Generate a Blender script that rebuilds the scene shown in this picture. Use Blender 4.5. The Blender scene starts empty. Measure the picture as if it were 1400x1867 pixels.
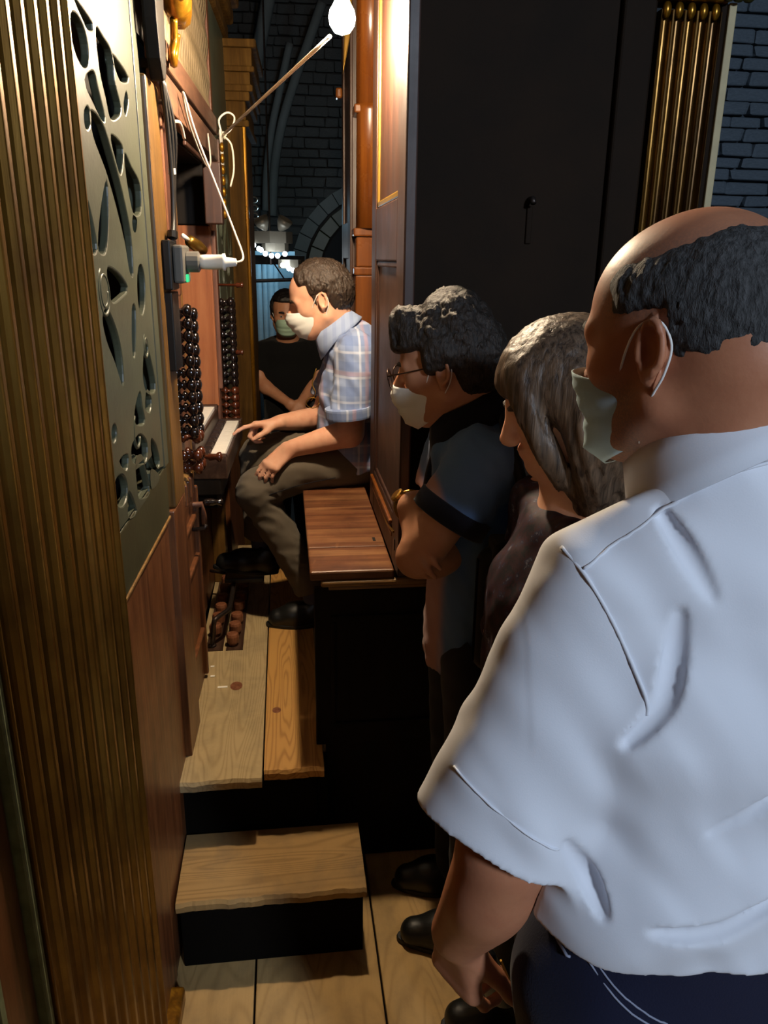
import bpy, bmesh, math, random
import numpy as np
from mathutils import Vector, Matrix
from math import sin, cos, pi, radians, sqrt

scene = bpy.context.scene
col = scene.collection
rng = random.Random(7)

# ------------------------------------------------------------------ camera, world, lights, exposure
def make_camera():
    p, psi, roll = radians(18.0), radians(7.3), radians(0.78)
    F = Vector((cos(p)*sin(psi), cos(p)*cos(psi), -sin(p)))
    R0 = Vector((cos(psi), -sin(psi), 0)); U0 = R0.cross(F)
    R = (R0*cos(roll) + U0*sin(roll)).normalized(); U = R.cross(F)
    cam = bpy.data.objects.new('camera', bpy.data.cameras.new('camera'))
    cam.data.sensor_fit = 'VERTICAL'; cam.data.sensor_height = 36.0; cam.data.sensor_width = 27.0
    cam.data.lens = 1419.0/1867.0*36.0
    cam.data.clip_start = 0.02
    m = Matrix((R, U, -F)).transposed().to_4x4(); m.translation = Vector((0, 0, 1.66))
    cam.matrix_world = m
    col.objects.link(cam); scene.camera = cam
make_camera()

scene.view_settings.view_transform = 'Standard'
scene.view_settings.look = 'None'
scene.view_settings.gamma = 1.0
scene.view_settings.use_curve_mapping = False
scene.view_settings.exposure = 0.0

world = bpy.data.worlds.new('church_air'); scene.world = world
world.use_nodes = True
world.node_tree.nodes['Background'].inputs[0].default_value = (0.42, 0.55, 0.80, 1)
world.node_tree.nodes['Background'].inputs[1].default_value = 0.010

def area_light(name, loc, target, size, power, color, spread=180):
    d = bpy.data.lights.new(name, 'AREA'); d.energy = power; d.color = color; d.shape = 'RECTANGLE'
    d.size, d.size_y = size; d.spread = radians(spread)
    o = bpy.data.objects.new(name, d); col.objects.link(o); o.location = loc
    o.rotation_euler = (Vector(target)-Vector(loc)).to_track_quat('-Z', 'Y').to_euler()
    return o
def point_light(name, loc, power, color, radius=.03):
    d = bpy.data.lights.new(name, 'POINT'); d.energy = power; d.color = color; d.shadow_soft_size = radius
    o = bpy.data.objects.new(name, d); col.objects.link(o); o.location = loc
    return o
# daylight from a high nave window behind the loft
area_light('nave_window_light', (1.8, -3.2, 3.2), (.45, .8, 1.2), (.45, .6), 150, (.70, .83, 1.0))
# bare bulb over the bench: its glowing glass is modelled further down and lights the place
LAMP = Vector((.150, 2.05, 2.186))


# ------------------------------------------------------------------ helpers
def setp(o, label=None, cat=None, group=None, kind=None):
    if label: o['label'] = label
    if cat: o['category'] = cat
    if group: o['group'] = group
    if kind: o['kind'] = kind
    return o
def thing(name, label, cat, loc=(0, 0, 0), group=None, kind=None):
    o = bpy.data.objects.new(name, None); col.objects.link(o); o.location = loc
    o.empty_display_size = .05
    return setp(o, label, cat, group, kind)
def wloc(o):
    v = Vector((0, 0, 0))
    while o is not None:
        v = v + o.location; o = o.parent
    return v
def mesh_obj(name, verts, faces, mat, parent=None, smooth=False, origin=None, bevel=0, sub=0):
    """verts in world space; the object sits at origin (or the middle of its mesh)"""
    V = np.asarray(verts, dtype=np.float32).reshape(-1, 3)
    if origin is None:
        lo, hi = V.min(0), V.max(0); origin = ((lo[0]+hi[0])/2, (lo[1]+hi[1])/2, lo[2])
    og = np.asarray(origin, dtype=np.float32)
    V = V-og
    me = bpy.data.meshes.new(name)
    if isinstance(faces, np.ndarray):
        n = len(faces)
        me.vertices.add(len(V)); me.vertices.foreach_set('co', V.ravel())
        me.loops.add(n*4); me.loops.foreach_set('vertex_index', faces.astype(np.int32).ravel())
        me.polygons.add(n); me.polygons.foreach_set('loop_start', np.arange(0, n*4, 4, dtype=np.int32))
        me.polygons.foreach_set('loop_total', np.full(n, 4, dtype=np.int32))
        me.update(calc_edges=True); me.validate()
    else:
        me.from_pydata(V.tolist(), [], faces); me.update()
    if smooth: me.polygons.foreach_set('use_smooth', np.ones(len(me.polygons), dtype=bool))
    o = bpy.data.objects.new(name, me); col.objects.link(o)
    if mat: me.materials.append(mat)
    o.location = Vector(og) - (wloc(parent) if parent else Vector((0, 0, 0)))
    o.parent = parent
    if bevel:
        b = o.modifiers.new('bevel', 'BEVEL'); b.width = bevel; b.segments = 2; b.limit_method = 'ANGLE'; b.angle_limit = radians(35)
    if sub:
        b = o.modifiers.new('sub', 'SUBSURF'); b.levels = sub; b.render_levels = sub
    return o
def place(src, name, loc, parent, rot=None):
    """another copy of src's mesh at a world place"""
    c = src.copy(); col.objects.link(c); c.name = name; c.parent = parent
    c.location = Vector(loc) - (wloc(parent) if parent else Vector((0, 0, 0)))
    if rot is not None: c.rotation_euler = rot
    return c
class MB:
    def __init__(s): s.v = []; s.f = []
    def add(s, v, f):
        b = len(s.v); s.v += [tuple(p) for p in v]; s.f += [tuple(i+b for i in q) for q in f]; return s
    def hexa(s, P):
        return s.add(P, [(0, 3, 2, 1), (4, 5, 6, 7), (0, 1, 5, 4), (1, 2, 6, 5), (2, 3, 7, 6), (3, 0, 4, 7)])
    def box(s, a, b):
        (x0, y0, z0), (x1, y1, z1) = a, b
        return s.hexa([(x0, y0, z0), (x1, y0, z0), (x1, y1, z0), (x0, y1, z0), (x0, y0, z1), (x1, y0, z1), (x1, y1, z1), (x0, y1, z1)])
    def fbox(s, s0, s1, n0, n1, z0, z1):
        return s.hexa([W(s0, n0, z0), W(s0, n1, z0), W(s1, n1, z0), W(s1, n0, z0), W(s0, n0, z1), W(s0, n1, z1), W(s1, n1, z1), W(s1, n0, z1)])
    def prism(s, pts, d):
        """closed polygon of 3D points pushed along the vector d"""
        n = len(pts); d = Vector(d); A = [Vector(p) for p in pts]; B = [p+d for p in A]
        f = [tuple(range(n-1, -1, -1)), tuple(range(n, 2*n))]+[(i, (i+1) % n, n+(i+1) % n, n+i) for i in range(n)]
        return s.add(A+B, f)
    def tube(s, pts, r, seg=8, cap=True):
        P = [Vector(p) for p in pts]; n = len(P)
        R = r if hasattr(r, '__len__') else [r]*n
        ref = None; rings = []
        for i in range(n):
            T = (P[min(i+1, n-1)]-P[max(i-1, 0)]).normalized()
            if ref is None: ref = T.orthogonal().normalized()
            ref = (ref-T*ref.dot(T)).normalized(); bi = T.cross(ref)
            rings.append([P[i]+(ref*cos(2*pi*k/seg)+bi*sin(2*pi*k/seg))*R[i] for k in range(seg)])
        f = [(i*seg+k, i*seg+(k+1) % seg, (i+1)*seg+(k+1) % seg, (i+1)*seg+k) for i in range(n-1) for k in range(seg)]
        if cap: f += [tuple(range(seg-1, -1, -1)), tuple((n-1)*seg+k for k in range(seg))]
        return s.add([p for q in rings for p in q], f)
    def lathe(s, prof, base, axis, seg=14):
        """prof = (radius, height) pairs along axis from base"""
        ax = Vector(axis).normalized(); e = ax.orthogonal().normalized(); g = ax.cross(e); b = Vector(base)
        n = len(prof)
        v = [b+ax*h+(e*cos(2*pi*k/seg)+g*sin(2*pi*k/seg))*r for r, h in prof for k in range(seg)]
        f = [(i*seg+k, i*seg+(k+1) % seg, (i+1)*seg+(k+1) % seg, (i+1)*seg+k) for i in range(n-1) for k in range(seg)]
        f += [tuple(range(seg-1, -1, -1)), tuple((n-1)*seg+k for k in range(seg))]
        return s.add(v, f)
    def ball(s, c, r, seg=12, ring=8):
        rx, ry, rz = r if hasattr(r, '__len__') else (r, r, r)
        v = [(c[0], c[1], c[2]-rz)]
        for i in range(1, ring):
            a = -pi/2+pi*i/ring
            v += [(c[0]+rx*cos(a)*cos(2*pi*k/seg), c[1]+ry*cos(a)*sin(2*pi*k/seg), c[2]+rz*sin(a)) for k in range(seg)]
        v.append((c[0], c[1], c[2]+rz)); T = len(v)-1
        f = [(0, 1+(k+1) % seg, 1+k) for k in range(seg)]
        for i in range(ring-2):
            f += [(1+i*seg+k, 1+i*seg+(k+1) % seg, 1+(i+1)*seg+(k+1) % seg, 1+(i+1)*seg+k) for k in range(seg)]
        f += [(1+(ring-2)*seg+k, 1+(ring-2)*seg+(k+1) % seg, T) for k in range(seg)]
        return s.add(v, f)
    def build(s, name, mat, parent=None, **k): return mesh_obj(name, s.v, s.f, mat, parent, **k)

# the organ front is a vertical plane, nearly along Y: s runs along it, n stands out of it
FO = Vector((-.30, 1.40, 0)); FT = Vector((.03, 1, 0)).normalized(); FN = Vector((FT.y, -FT.x, 0))
def W(s, n, z): return FO+FT*s+FN*n+Vector((0, 0, z))
def spline(pts, m=6, closed=False):
    P = [Vector(p) for p in pts]; n = len(P); out = []
    for i in range(n if closed else n-1):
        g = (lambda j: P[j % n]) if closed else (lambda j: P[max(0, min(n-1, j))])
        a, b, c, d = g(i-1), g(i), g(i+1), g(i+2)
        for k in range(m):
            t = k/m
            out.append(.5*((2*b)+(c-a)*t+(2*a-5*b+4*c-d)*t*t+(3*b-a-3*c+d)*t**3))
    if not closed: out.append(P[-1])
    return out

# ------------------------------------------------------------------ materials
def hexc(h, g=1.0):
    h = h.lstrip('#'); c = [int(h[i:i+2], 16)/255 for i in (0, 2, 4)]
    return tuple([((x/12.92) if x <= .04045 else ((x+.055)/1.055)**2.4)*g for x in c])+(1,)
class NT:
    def __init__(s, name):
        s.m = bpy.data.materials.new(name); s.m.use_nodes = True; s.t = s.m.node_tree
        s.b = s.t.nodes['Principled BSDF']; s.x = 0
    def n(s, typ, **k):
        o = s.t.nodes.new(typ)
        for a, v in k.items(): setattr(o, a, v)
        s.x -= 60; o.location = (s.x, 200); return o
    def l(s, a, b): s.t.links.new(a, b)
    def coords(s, scale=(1, 1, 1), rot=(0, 0, 0), which='Object'):
        c = s.n('ShaderNodeTexCoord'); m = s.n('ShaderNodeMapping')
        m.inputs['Scale'].default_value = scale; m.inputs['Rotation'].default_value = rot
        s.l(c.outputs[which], m.inputs['Vector']); return m.outputs[0]
    def noise(s, vec, scale, detail=4, rough=.55, dist=0):
        o = s.n('ShaderNodeTexNoise'); o.inputs['Scale'].default_value = scale; o.inputs['Detail'].default_value = detail
        o.inputs['Roughness'].default_value = rough; o.inputs['Distortion'].default_value = dist
        if vec is not None: s.l(vec, o.inputs['Vector'])
        return o.outputs['Fac']
    def ramp(s, fac, stops):
        o = s.n('ShaderNodeValToRGB'); e = o.color_ramp.elements
        while len(e) > 1: e.remove(e[-1])
        e[0].position, e[0].color = stops[0]
        for p, c in stops[1:]:
            q = e.new(p); q.color = c
        s.l(fac, o.inputs[0]); return o.outputs[0]
    def mix(s, fac, a, b, mode='MIX'):
        o = s.n('ShaderNodeMix', data_type='RGBA', blend_type=mode)
        for v, i in ((fac, 0), (a, 6), (b, 7)):
            if isinstance(v, (int, float)): o.inputs[i].default_value = v
            elif isinstance(v, tuple): o.inputs[i].default_value = v
            else: s.l(v, o.inputs[i])
        return o.outputs[2]
    def math(s, op, a, b=0.0, clamp=False):
        o = s.n('ShaderNodeMath', operation=op, use_clamp=clamp)
        for v, i in ((a, 0), (b, 1)):
            if isinstance(v, (int, float)): o.inputs[i].default_value = v
            else: s.l(v, o.inputs[i])
        return o.outputs[0]
    def bump(s, h, strength, dist=.01):
        o = s.n('ShaderNodeBump'); o.inputs['Strength'].default_value = strength; o.inputs['Distance'].default_value = dist
        s.l(h, o.inputs['Height']); s.l(o.outputs[0], s.b.inputs['Normal'])
    def color(s, c):
        if isinstance(c, tuple): s.b.inputs['Base Color'].default_value = c
        else: s.l(c, s.b.inputs['Base Color'])
        return s
    def set(s, rough=.5, metal=0, spec=.5, coat=0, coat_rough=.15, sss=0, sheen=0):
        b = s.b.inputs
        if isinstance(rough, (int, float)): b['Roughness'].default_value = rough
        else: s.l(rough, b['Roughness'])
        b['Metallic'].default_value = metal; b['Specular IOR Level'].default_value = spec
        b['Coat Weight'].default_value = coat; b['Coat Roughness'].default_value = coat_rough
        b['Subsurface Weight'].default_value = sss
        if sss: b['Subsurface Radius'].default_value = (.012, .005, .003); b['Subsurface Scale'].default_value = 1.0
        b['Sheen Weight'].default_value = sheen
        return s.m
STRETCH = {'x': (.06, 1, 1), 'y': (1, .06, 1), 'z': (1, 1, .06)}
def wood(name, dark, mid, light, grain='z', scale=38, rough=.42, coat=.0, bump=.25, stain=.55, stain_col=(.35, .28, .22, 1), metal=0, spec=.5):
    t = NT(name); v = t.coords(STRETCH[grain])
    g = t.noise(v, scale, 6, .62, .6)
    c = t.ramp(g, [(.25, dark), (.5, mid), (.75, light)])
    w = t.coords((1, 1, 1)); st = t.noise(w, 5.5, 5, .6, .3)
    f = t.ramp(st, [(.42, (0, 0, 0, 1)), (.72, (1, 1, 1, 1))])
    c = t.mix(t.math('MULTIPLY', f, stain), c, t.mix(1.0, c, stain_col, 'MULTIPLY'))
    sc = t.noise(t.coords((1, 1, .25) if grain == 'z' else (1, .25, 1)), 60, 2, .5)
    sc = t.ramp(sc, [(.70, (0, 0, 0, 1)), (.76, (1, 1, 1, 1))])
    c = t.mix(t.math('MULTIPLY', sc, .25), c, light)
    t.color(c); t.bump(g, bump, .004)
    r = t.math('ADD', t.math('MULTIPLY', st, .3), rough-.15)
    return t.set(rough=r, coat=coat, metal=metal, spec=spec)
def pine(name, base, late, grain='y', dirt=.5, rough=.75, ring=9, seed=0., light=None):
    """sawn softwood: wavy growth rings round knots, grey dirt"""
    t = NT(name)
    sc = {'y': (1, .11, 1), 'x': (.11, 1, 1)}[grain]
    v = t.coords(sc); nn = t.n('ShaderNodeVectorMath', operation='ADD'); nn.inputs[1].default_value = (seed, seed*.7, 0)
    t.l(v, nn.inputs[0])
    h = t.noise(nn.outputs[0], ring, 2, .45, .25)
    w = t.math('SINE', t.math('MULTIPLY', h, 185))
    f = t.math('POWER', t.math('ADD', t.math('MULTIPLY', w, .5), .5), 3.0)
    fine = t.noise(t.coords({'y': (1, .03, 1), 'x': (.03, 1, 1)}[grain]), 170, 3, .6)
    c = t.mix(t.math('MULTIPLY', f, .58), base, late)
    c = t.mix(t.math('MULTIPLY', fine, .35), c, light or base)
    d = t.noise(t.coords((1, 1, 1)), 7, 6, .65, .4)
    d = t.ramp(d, [(.45, (0, 0, 0, 1)), (.75, (1, 1, 1, 1))])
    c = t.mix(t.math('MULTIPLY', d, dirt), c, hexc('#5a5042'))
    vor = t.n('ShaderNodeTexVoronoi'); vor.inputs['Scale'].default_value = 3.1; t.l(t.coords((1, .6, 1) if grain == 'y' else (.6, 1, 1)), vor.inputs['Vector'])
    k = t.ramp(vor.outputs['Distance'], [(.035, (1, 1, 1, 1)), (.06, (0, 0, 0, 1))])
    c = t.mix(t.math('MULTIPLY', k, .75), c, hexc('#4a2a18'))
    t.color(c); t.bump(t.math('ADD', f, fine), .22, .002)
    return t.set(rough=rough, spec=.35)
def plain(name, c, rough=.5, metal=0, var=.25, vs=20, bump=.1, coat=0, spec=.5, sss=0, sheen=0, stretch=(1, 1, 1), c2=None, bs=None):
    t = NT(name); g = t.noise(t.coords(stretch), vs, 5, .6)
    d = c2 or tuple([x*.55 for x in c[:3]])+(1,)
    f = t.ramp(g, [(.35, (0, 0, 0, 1)), (.7, (1, 1, 1, 1))])
    t.color(t.mix(t.math('MULTIPLY', f, var), c, d))
    if bump: t.bump(g if bs is None else t.noise(t.coords(stretch), bs, 4, .6), bump, .004)
    return t.set(rough=rough, metal=metal, coat=coat, spec=spec, sss=sss, sheen=sheen)
def emit(name, c, power):
    t = NT(name); t.color(c); t.b.inputs['Emission Color'].default_value = c; t.b.inputs['Emission Strength'].default_value = power
    return t.set(rough=.5)

M = {}
M['gilt'] = wood('old_gilding', hexc('#5c3f16'), hexc('#8a6426'), hexc('#a88440'), 'z', 14, .33, .0, .2, .85, (.34, .25, .17, 1), metal=.72)
M['gilt2'] = wood('bright_gilding', hexc('#4a2f08'), hexc('#8a5e14'), hexc('#c8962c'), 'z', 26, .30, .0, .2, .6, (.35, .25, .12, 1), metal=.7)
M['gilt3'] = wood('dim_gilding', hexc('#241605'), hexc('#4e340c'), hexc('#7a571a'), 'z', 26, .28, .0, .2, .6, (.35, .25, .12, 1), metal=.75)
M['gilt_col'] = wood('gilded_column_wood', hexc('#2f200c'), hexc('#523a17'), hexc('#6f5428'), 'z', 30, .78, .0, .2, .5, (.5, .4, .3, 1), metal=.0, spec=.12)
M['olive'] = plain('olive_green_paint', hexc('#4b5040'), .42, 0, .5, 9, .12, c2=hexc('#34332a'), bs=60)
M['olive_dark'] = plain('dark_olive_paint', hexc('#3d3c25'), .5, 0, .5, 9, .12, c2=hexc('#262312'), bs=60)
M['green_edge'] = plain('worn_green_paint', hexc('#8f9a78'), .55, 0, .7, 30, .2, c2=hexc('#565c3e'))
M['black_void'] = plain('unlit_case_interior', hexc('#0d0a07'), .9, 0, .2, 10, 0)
M['walnut'] = wood('brown_case_wood', hexc('#3a2010'), hexc('#683e22'), hexc('#875836'), 'z', 36, .42, .1, .22, .5)
M['walnut_y'] = wood('brown_case_wood_level', hexc('#35211a'), hexc('#5d4131'), hexc('#75543d'), 'y', 36, .5, .0, .22, .4)
M['stile'] = wood('honey_stile_wood', hexc('#48310f'), hexc('#6c4d22'), hexc('#846336'), 'z', 40, .4, .1, .2, .4)
M['jamb'] = wood('reddish_jamb_wood', hexc('#3d2216'), hexc('#66402d'), hexc('#80553c'), 'z', 40, .5, .05, .25, .5)
M['orange'] = wood('orange_board', hexc('#74401f'), hexc('#965a35'), hexc('#a86c44'), 'z', 30, .38, .2, .1, .3, (.6, .45, .35, 1))
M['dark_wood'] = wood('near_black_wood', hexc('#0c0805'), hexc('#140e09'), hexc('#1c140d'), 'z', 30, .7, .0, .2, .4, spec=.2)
M['dark_case'] = plain('dark_brown_case_paint', hexc('#21150a'), .75, 0, .6, 4, .15, c2=hexc('#100a05'), bs=30, spec=.15)
M['grille'] = wood('pale_grille_wood', hexc('#4a3f2c'), hexc('#6a5b42'), hexc('#7d6d50'), 'z', 50, .6, 0, .2, .3)
M['door'] = wood('polished_mahogany', hexc('#1e100a'), hexc('#361e13'), hexc('#4a2c1d'), 'z', 30, .48, .0, .12, .5)
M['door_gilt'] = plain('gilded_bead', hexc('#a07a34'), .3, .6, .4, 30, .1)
M['amber'] = wood('amber_varnished_wood', hexc('#4a230a'), hexc('#6e3c12'), hexc('#85501f'), 'z', 30, .3, .3, .1, .3, (.6, .5, .4, 1))
M['bench'] = wood('worn_bench_wood', hexc('#3c2012'), hexc('#6c4228'), hexc('#9a7048'), 'x', 30, .42, .12, .3, .9, (.40, .32, .28, 1))
M['bench_edge'] = wood('rubbed_bench_edge', hexc('#5a3d1c'), hexc('#8d6a3a'), hexc('#b08d58'), 'x', 40, .4, .1, .2, .4)
M['plank_a'] = pine('grey_worn_pine', hexc('#ac966c'), hexc('#86704c'), 'y', .45, .8, 8, .3, hexc('#b8a47e'))
M['plank_b'] = pine('fresh_yellow_pine', hexc('#b98a4a'), hexc('#7a4a1c'), 'y', .12, .6, 9, 2.4, hexc('#c69a5c'))
M['plank_f'] = pine('floor_pine', hexc('#ae8d5a'), hexc('#927346'), 'y', .45, .8, 5, 5.1, hexc('#bc9e6a'))
M['tread'] = pine('worn_step_pine', hexc('#9c7b4b'), hexc('#6e5230'), 'x', .55, .85, 6, 1.4, hexc('#a98a58'))
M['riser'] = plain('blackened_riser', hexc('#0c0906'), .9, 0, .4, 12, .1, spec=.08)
M['iron'] = plain('forged_iron', hexc('#4d4440'), .42, .8, .5, 40, .2, c2=hexc('#241c18'))
M['pedal'] = wood('pedal_wood', hexc('#4a2716'), hexc('#7a4a30'), hexc('#94654a'), 'z', 60, .5, 0, .1, .4)
M['ivory'] = plain('bone_key', hexc('#f6f2e8'), .3, 0, .15, 60, 0, c2=hexc('#d8caa4'))
M['ebony'] = plain('dark_key_wood', hexc('#3a2a22'), .38, 0, .4, 60, .05, c2=hexc('#1e1410'))
M['keyframe'] = wood('key_frame_wood', hexc('#221610'), hexc('#3b281d'), hexc('#554034'), 'y', 40, .4, .1, .1, .3)
M['knob'] = plain('black_knob_lacquer', hexc('#191210'), .16, 0, .3, 30, 0, coat=.6)
M['knob_red'] = plain('red_brown_knob', hexc('#4e2513'), .22, 0, .4, 40, 0, coat=.5, c2=hexc('#3a170b'))
M['brass'] = plain('old_brass', hexc('#a07a34'), .32, .9, .4, 40, .05)
M['rope'] = plain('white_cord', hexc('#f2ead8'), .8, 0, .3, 200, .2)
M['cable_w'] = plain('grey_white_cable', hexc('#b9b0a2'), .5, 0, .2, 30, 0)
M['cable_b'] = plain('black_cable', hexc('#100e0d'), .45, 0, .2, 30, 0)
M['white_plastic'] = plain('white_plastic', hexc('#dcd8ce'), .35, 0, .1, 20, 0)
M['grey_plastic'] = plain('grey_plastic', hexc('#5c5a55'), .45, 0, .2, 20, 0)
M['black_plastic'] = plain('black_plastic', hexc('#0d0d0e'), .35, 0, .2, 20, 0)
M['green_led'] = emit('green_switch_glow', (.05, .8, .3, 1), .8)
M['bulb'] = emit('bulb_glass_glow', (1.0, .78, .53, 1), 2350)
M['cool_bulb'] = emit('cool_bulb_glow', (.86, .95, 1.0, 1), 9)
M['stone'] = plain('grey_church_stone', hexc('#3f3d39'), .85, 0, .6, 9, .4, c2=hexc('#22211f'), bs=40)
M['mortar'] = plain('dark_mortar', hexc('#2b2a28'), .9, 0, .4, 14, .3)
M['blue_brick'] = plain('blue_grey_brick', hexc('#6f7c88'), .85, 0, .5, 9, .3, c2=hexc('#4c5762'), bs=40)
M['blue_mortar'] = plain('blue_grey_mortar', hexc('#4a545e'), .9, 0, .4, 14, .3)
M['cut_stone'] = plain('pale_cut_stone', hexc('#5a5a55'), .8, 0, .4, 6, .2, bs=30)
M['blue_stone'] = plain('blue_grey_pillar', hexc('#8fa6b0'), .6, 0, .4, 14, .15)
M['steel'] = plain('satin_white_metal', hexc('#8d8577'), .35, .3, .2, 14, 0)
M['cream'] = plain('cream_painted_batten', hexc('#b9ab84'), .6, 0, .3, 30, .1)
M['foliage'] = plain('gilded_green_carving', hexc('#3c3a18'), .5, .2, .6, 40, .3)

# ------------------------------------------------------------------ setting: floor, far walls
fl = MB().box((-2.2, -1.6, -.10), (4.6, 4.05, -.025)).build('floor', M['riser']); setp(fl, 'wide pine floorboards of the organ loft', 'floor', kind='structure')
edges = [-1.31, -1.01, -.71, -.41, -.11, .192, .49, .79, 1.09, 1.39, 1.7]
for i in range(len(edges)-1):
    MB().box((edges[i]+.0025, -1.5+rng.uniform(-.1, .1), -.025), (edges[i+1]-.0025, 4.0, rng.uniform(-.001, .001))).build('plank', M['plank_f'], fl, bevel=.003)
setp(MB().box((-4, 4.05, -.5), (5, 9.9, -.30)).build('floor_nave', M['stone']), 'dark stone floor beyond the organ loft', 'floor', kind='structure')

# added board behind the viewer, keeps the window light off the left pilaster
wp = MB().box((-1.6, -.96, 0), (.72, -.92, 2.22)).build('shadow_board', M['walnut']); setp(wp, 'plain board added behind the viewer to shade the left pilaster', 'wall', kind='structure')
setp(MB().box((-4, 4.6, 6.6), (5, 9.8, 6.8)).build('ceiling', M['stone']), 'dark vaulted ceiling beyond the loft', 'ceiling', kind='structure')
# masonry wall far behind, its blocks and its arch
wb = MB().box((-4, 9.5, -.5), (5, 9.8, 7)).build('wall_back', M['mortar']); setp(wb, 'dark masonry wall far behind the organ', 'wall', kind='structure')
blocks = []
for k in range(5):
    bm = bmesh.new(); bmesh.ops.create_cube(bm, size=1)
    for v in bm.verts:
        v.co += Vector((rng.uniform(-.05, .05), 0 if v.co.y > 0 else rng.uniform(-.25, .2), rng.uniform(-.07, .07)))
    bmesh.ops.bevel(bm, geom=list(bm.edges), offset=.07, segments=1, affect='EDGES')
    me = bpy.data.meshes.new('stone_block'); bm.to_mesh(me); bm.free(); me.materials.append(M['stone']); blocks.append(me)
blue_blocks = []
for k in blocks:
    me = k.copy(); me.materials.clear(); me.materials.append(M['blue_brick']); blue_blocks.append(me)
def block_wall(parent, x0, x1, z0, z1, y, bw, bh, skip=lambda x, z: False, kinds=None):
    z, row = z0, 0
    while z < z1:
        h = bh*rng.uniform(.85, 1.15); x = x0-rng.uniform(0, bw)
        while x < x1:
            w = bw*rng.uniform(.6, 1.4)
            if not skip(x+w/2, z+h/2):
                o = bpy.data.objects.new('stone_block', rng.choice(kinds or blocks)); col.objects.link(o); o.parent = parent
                o.location = Vector((x+w/2, y-rng.uniform(0, .02), z+h/2))-wloc(parent); o.scale = (w*.95, .07, h*.9)
            x += w
        z += h; row += 1
ARC = Vector((1.12, 9.35, 1.48)); AR0, AR1 = .88, 1.03
block_wall(wb, -.45, .75, 1.5, 4.3, 9.48, .20, .105, lambda x, z: (x-ARC.x)**2+(z-ARC.z)**2 < (AR1-.03)**2)
def ring_stones(parent, c, r0, r1, y0, y1, a0, a1, n, mat, name):
    for i in range(n):
        b0 = a0+(a1-a0)*(i+.02)/n; b1 = a0+(a1-a0)*(i+.98)/n; P = []
        for y in (y0, y1):
            for r, a in ((r0, b0), (r1, b0), (r1, b1), (r0, b1)): P.append((c.x+r*cos(a), y, c.z+r*sin(a)))
        MB().hexa(P).build(name, mat, parent, bevel=.006)
ring_stones(wb, ARC, AR0, AR1, 9.28, 9.5, radians(92), radians(185), 9, M['cut_stone'], 'arch_stone')
ring_stones(wb, ARC, .70, .85, 9.40, 9.6, radians(92), radians(185), 7, M['olive_dark'], 'arch_stone')
MB().add([(ARC.x+.72*cos(a), 9.49, ARC.z+.72*sin(a)) for a in np.linspace(pi/2, 1.03*pi, 20)]+[(ARC.x, 9.49, ARC.z)], [tuple(range(21))]).build('arch_opening', M['black_void'], wb)
for pts, r in (([(-.175, 9.3, 2.15), (-.15, 9.3, 2.55), (-.08, 9.25, 2.97), (0, 9.2, 3.28), (.13, 9.1, 3.75)], .04),
               ([(-.10, 9.3, 2.10), (-.06, 9.3, 2.60), (.03, 9.25, 3.02), (.17, 9.2, 3.42), (.30, 9.1, 3.72), (.46, 9.0, 4.1)], .05),
               ([(-.40, 9.2, 1.6), (-.38, 9.2, 2.6), (-.30, 9.1, 3.2), (-.20, 9.0, 3.6), (-.02, 8.9, 4.3)], .07)):
    MB().tube(spline(pts, 6), r, 8).build('vault_rib', M['cut_stone'], wb, smooth=True)
# wall seen at the right edge, above the bald man's head
wr = MB().box((2.0, 5.0, -.3), (5.2, 5.3, 4.6)).build('wall_right', M['blue_mortar']); setp(wr, 'dim blue-grey brick wall at the right edge', 'wall', kind='structure')
block_wall(wr, 2.62, 3.35, 1.85, 3.35, 4.98, .24, .075, kinds=blue_blocks)

# shafts of a lit pillar, a beam in front of it, hanging lights
pl = thing('stone_pillar', 'blue lit pillar of slender shafts behind the man in the black t-shirt', 'pillar', (-.15, 8.0, -.3))
MB().box((-.62, 8.1, -.3), (.12, 8.4, 1.72)).build('pillar_core', M['blue_stone'], pl)
for i, x in enumerate((-.36, -.295, -.24, -.18, -.125, -.07)):
    MB().tube([(x, 8.07, -.3), (x, 8.07, 1.66)], .024 if i % 2 else .032, 12).build('shaft', M['blue_stone'], pl, smooth=True)
bt = thing('ceiling_beam', 'dark beam with a thin bar above the lit pillar', 'beam', (-.1, 7.5, 1.53))
MB().box((-.5, 7.5, 1.60), (.20, 7.62, 1.68)).build('beam', M['dark_wood'], bt, bevel=.005)
MB().tube([(-.26, 7.5, 1.455), (.12, 7.5, 1.47)], .016, 8).build('crossbar', M['iron'], bt)
MB().tube([(-.10, 7.5, 1.64), (.02, 7.5, 1.46)], .007, 6).build('brace', M['iron'], bt)
it = thing('iron_tracery', 'lacy ironwork beside the gilded column, above the hanging lamp', 'ironwork', (-.27, 7.6, 1.85))
MB().tube([(-.27, 7.6, 1.62), (-.27, 7.6, 2.16)], .012, 6).build('stem', M['iron'], it)
for i in range(9):
    z = 1.88+i*.034; x = -.27+.03*(-1)**i
    MB().tube([(x+.028*cos(a), 7.6, z+.024*sin(a)) for a in np.linspace(0, 2*pi, 11)], .006, 5).build('scroll', M['steel'], it)
ch = thing('ring_chandelier', 'white metal ring chandelier with bright bulbs and bowl reflectors', 'chandelier', (-.10, 7.0, 1.60))
def band(name, cx, cy, z0, z1, r, n, mat, parent, th=.012):
    mb = MB()
    for i in range(n):
        a, b = 2*pi*i/n, 2*pi*(i+1)/n
        mb.hexa([(cx+q*cos(t), cy+q*sin(t), z) for z in (z0, z1) for q, t in ((r, a), (r+th, a), (r+th, b), (r, b))])
    return mb.build(name, mat, parent)
band('upper_band', -.10, 7.0, 1.775, 1.865, .175, 8, M['steel'], ch)
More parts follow.
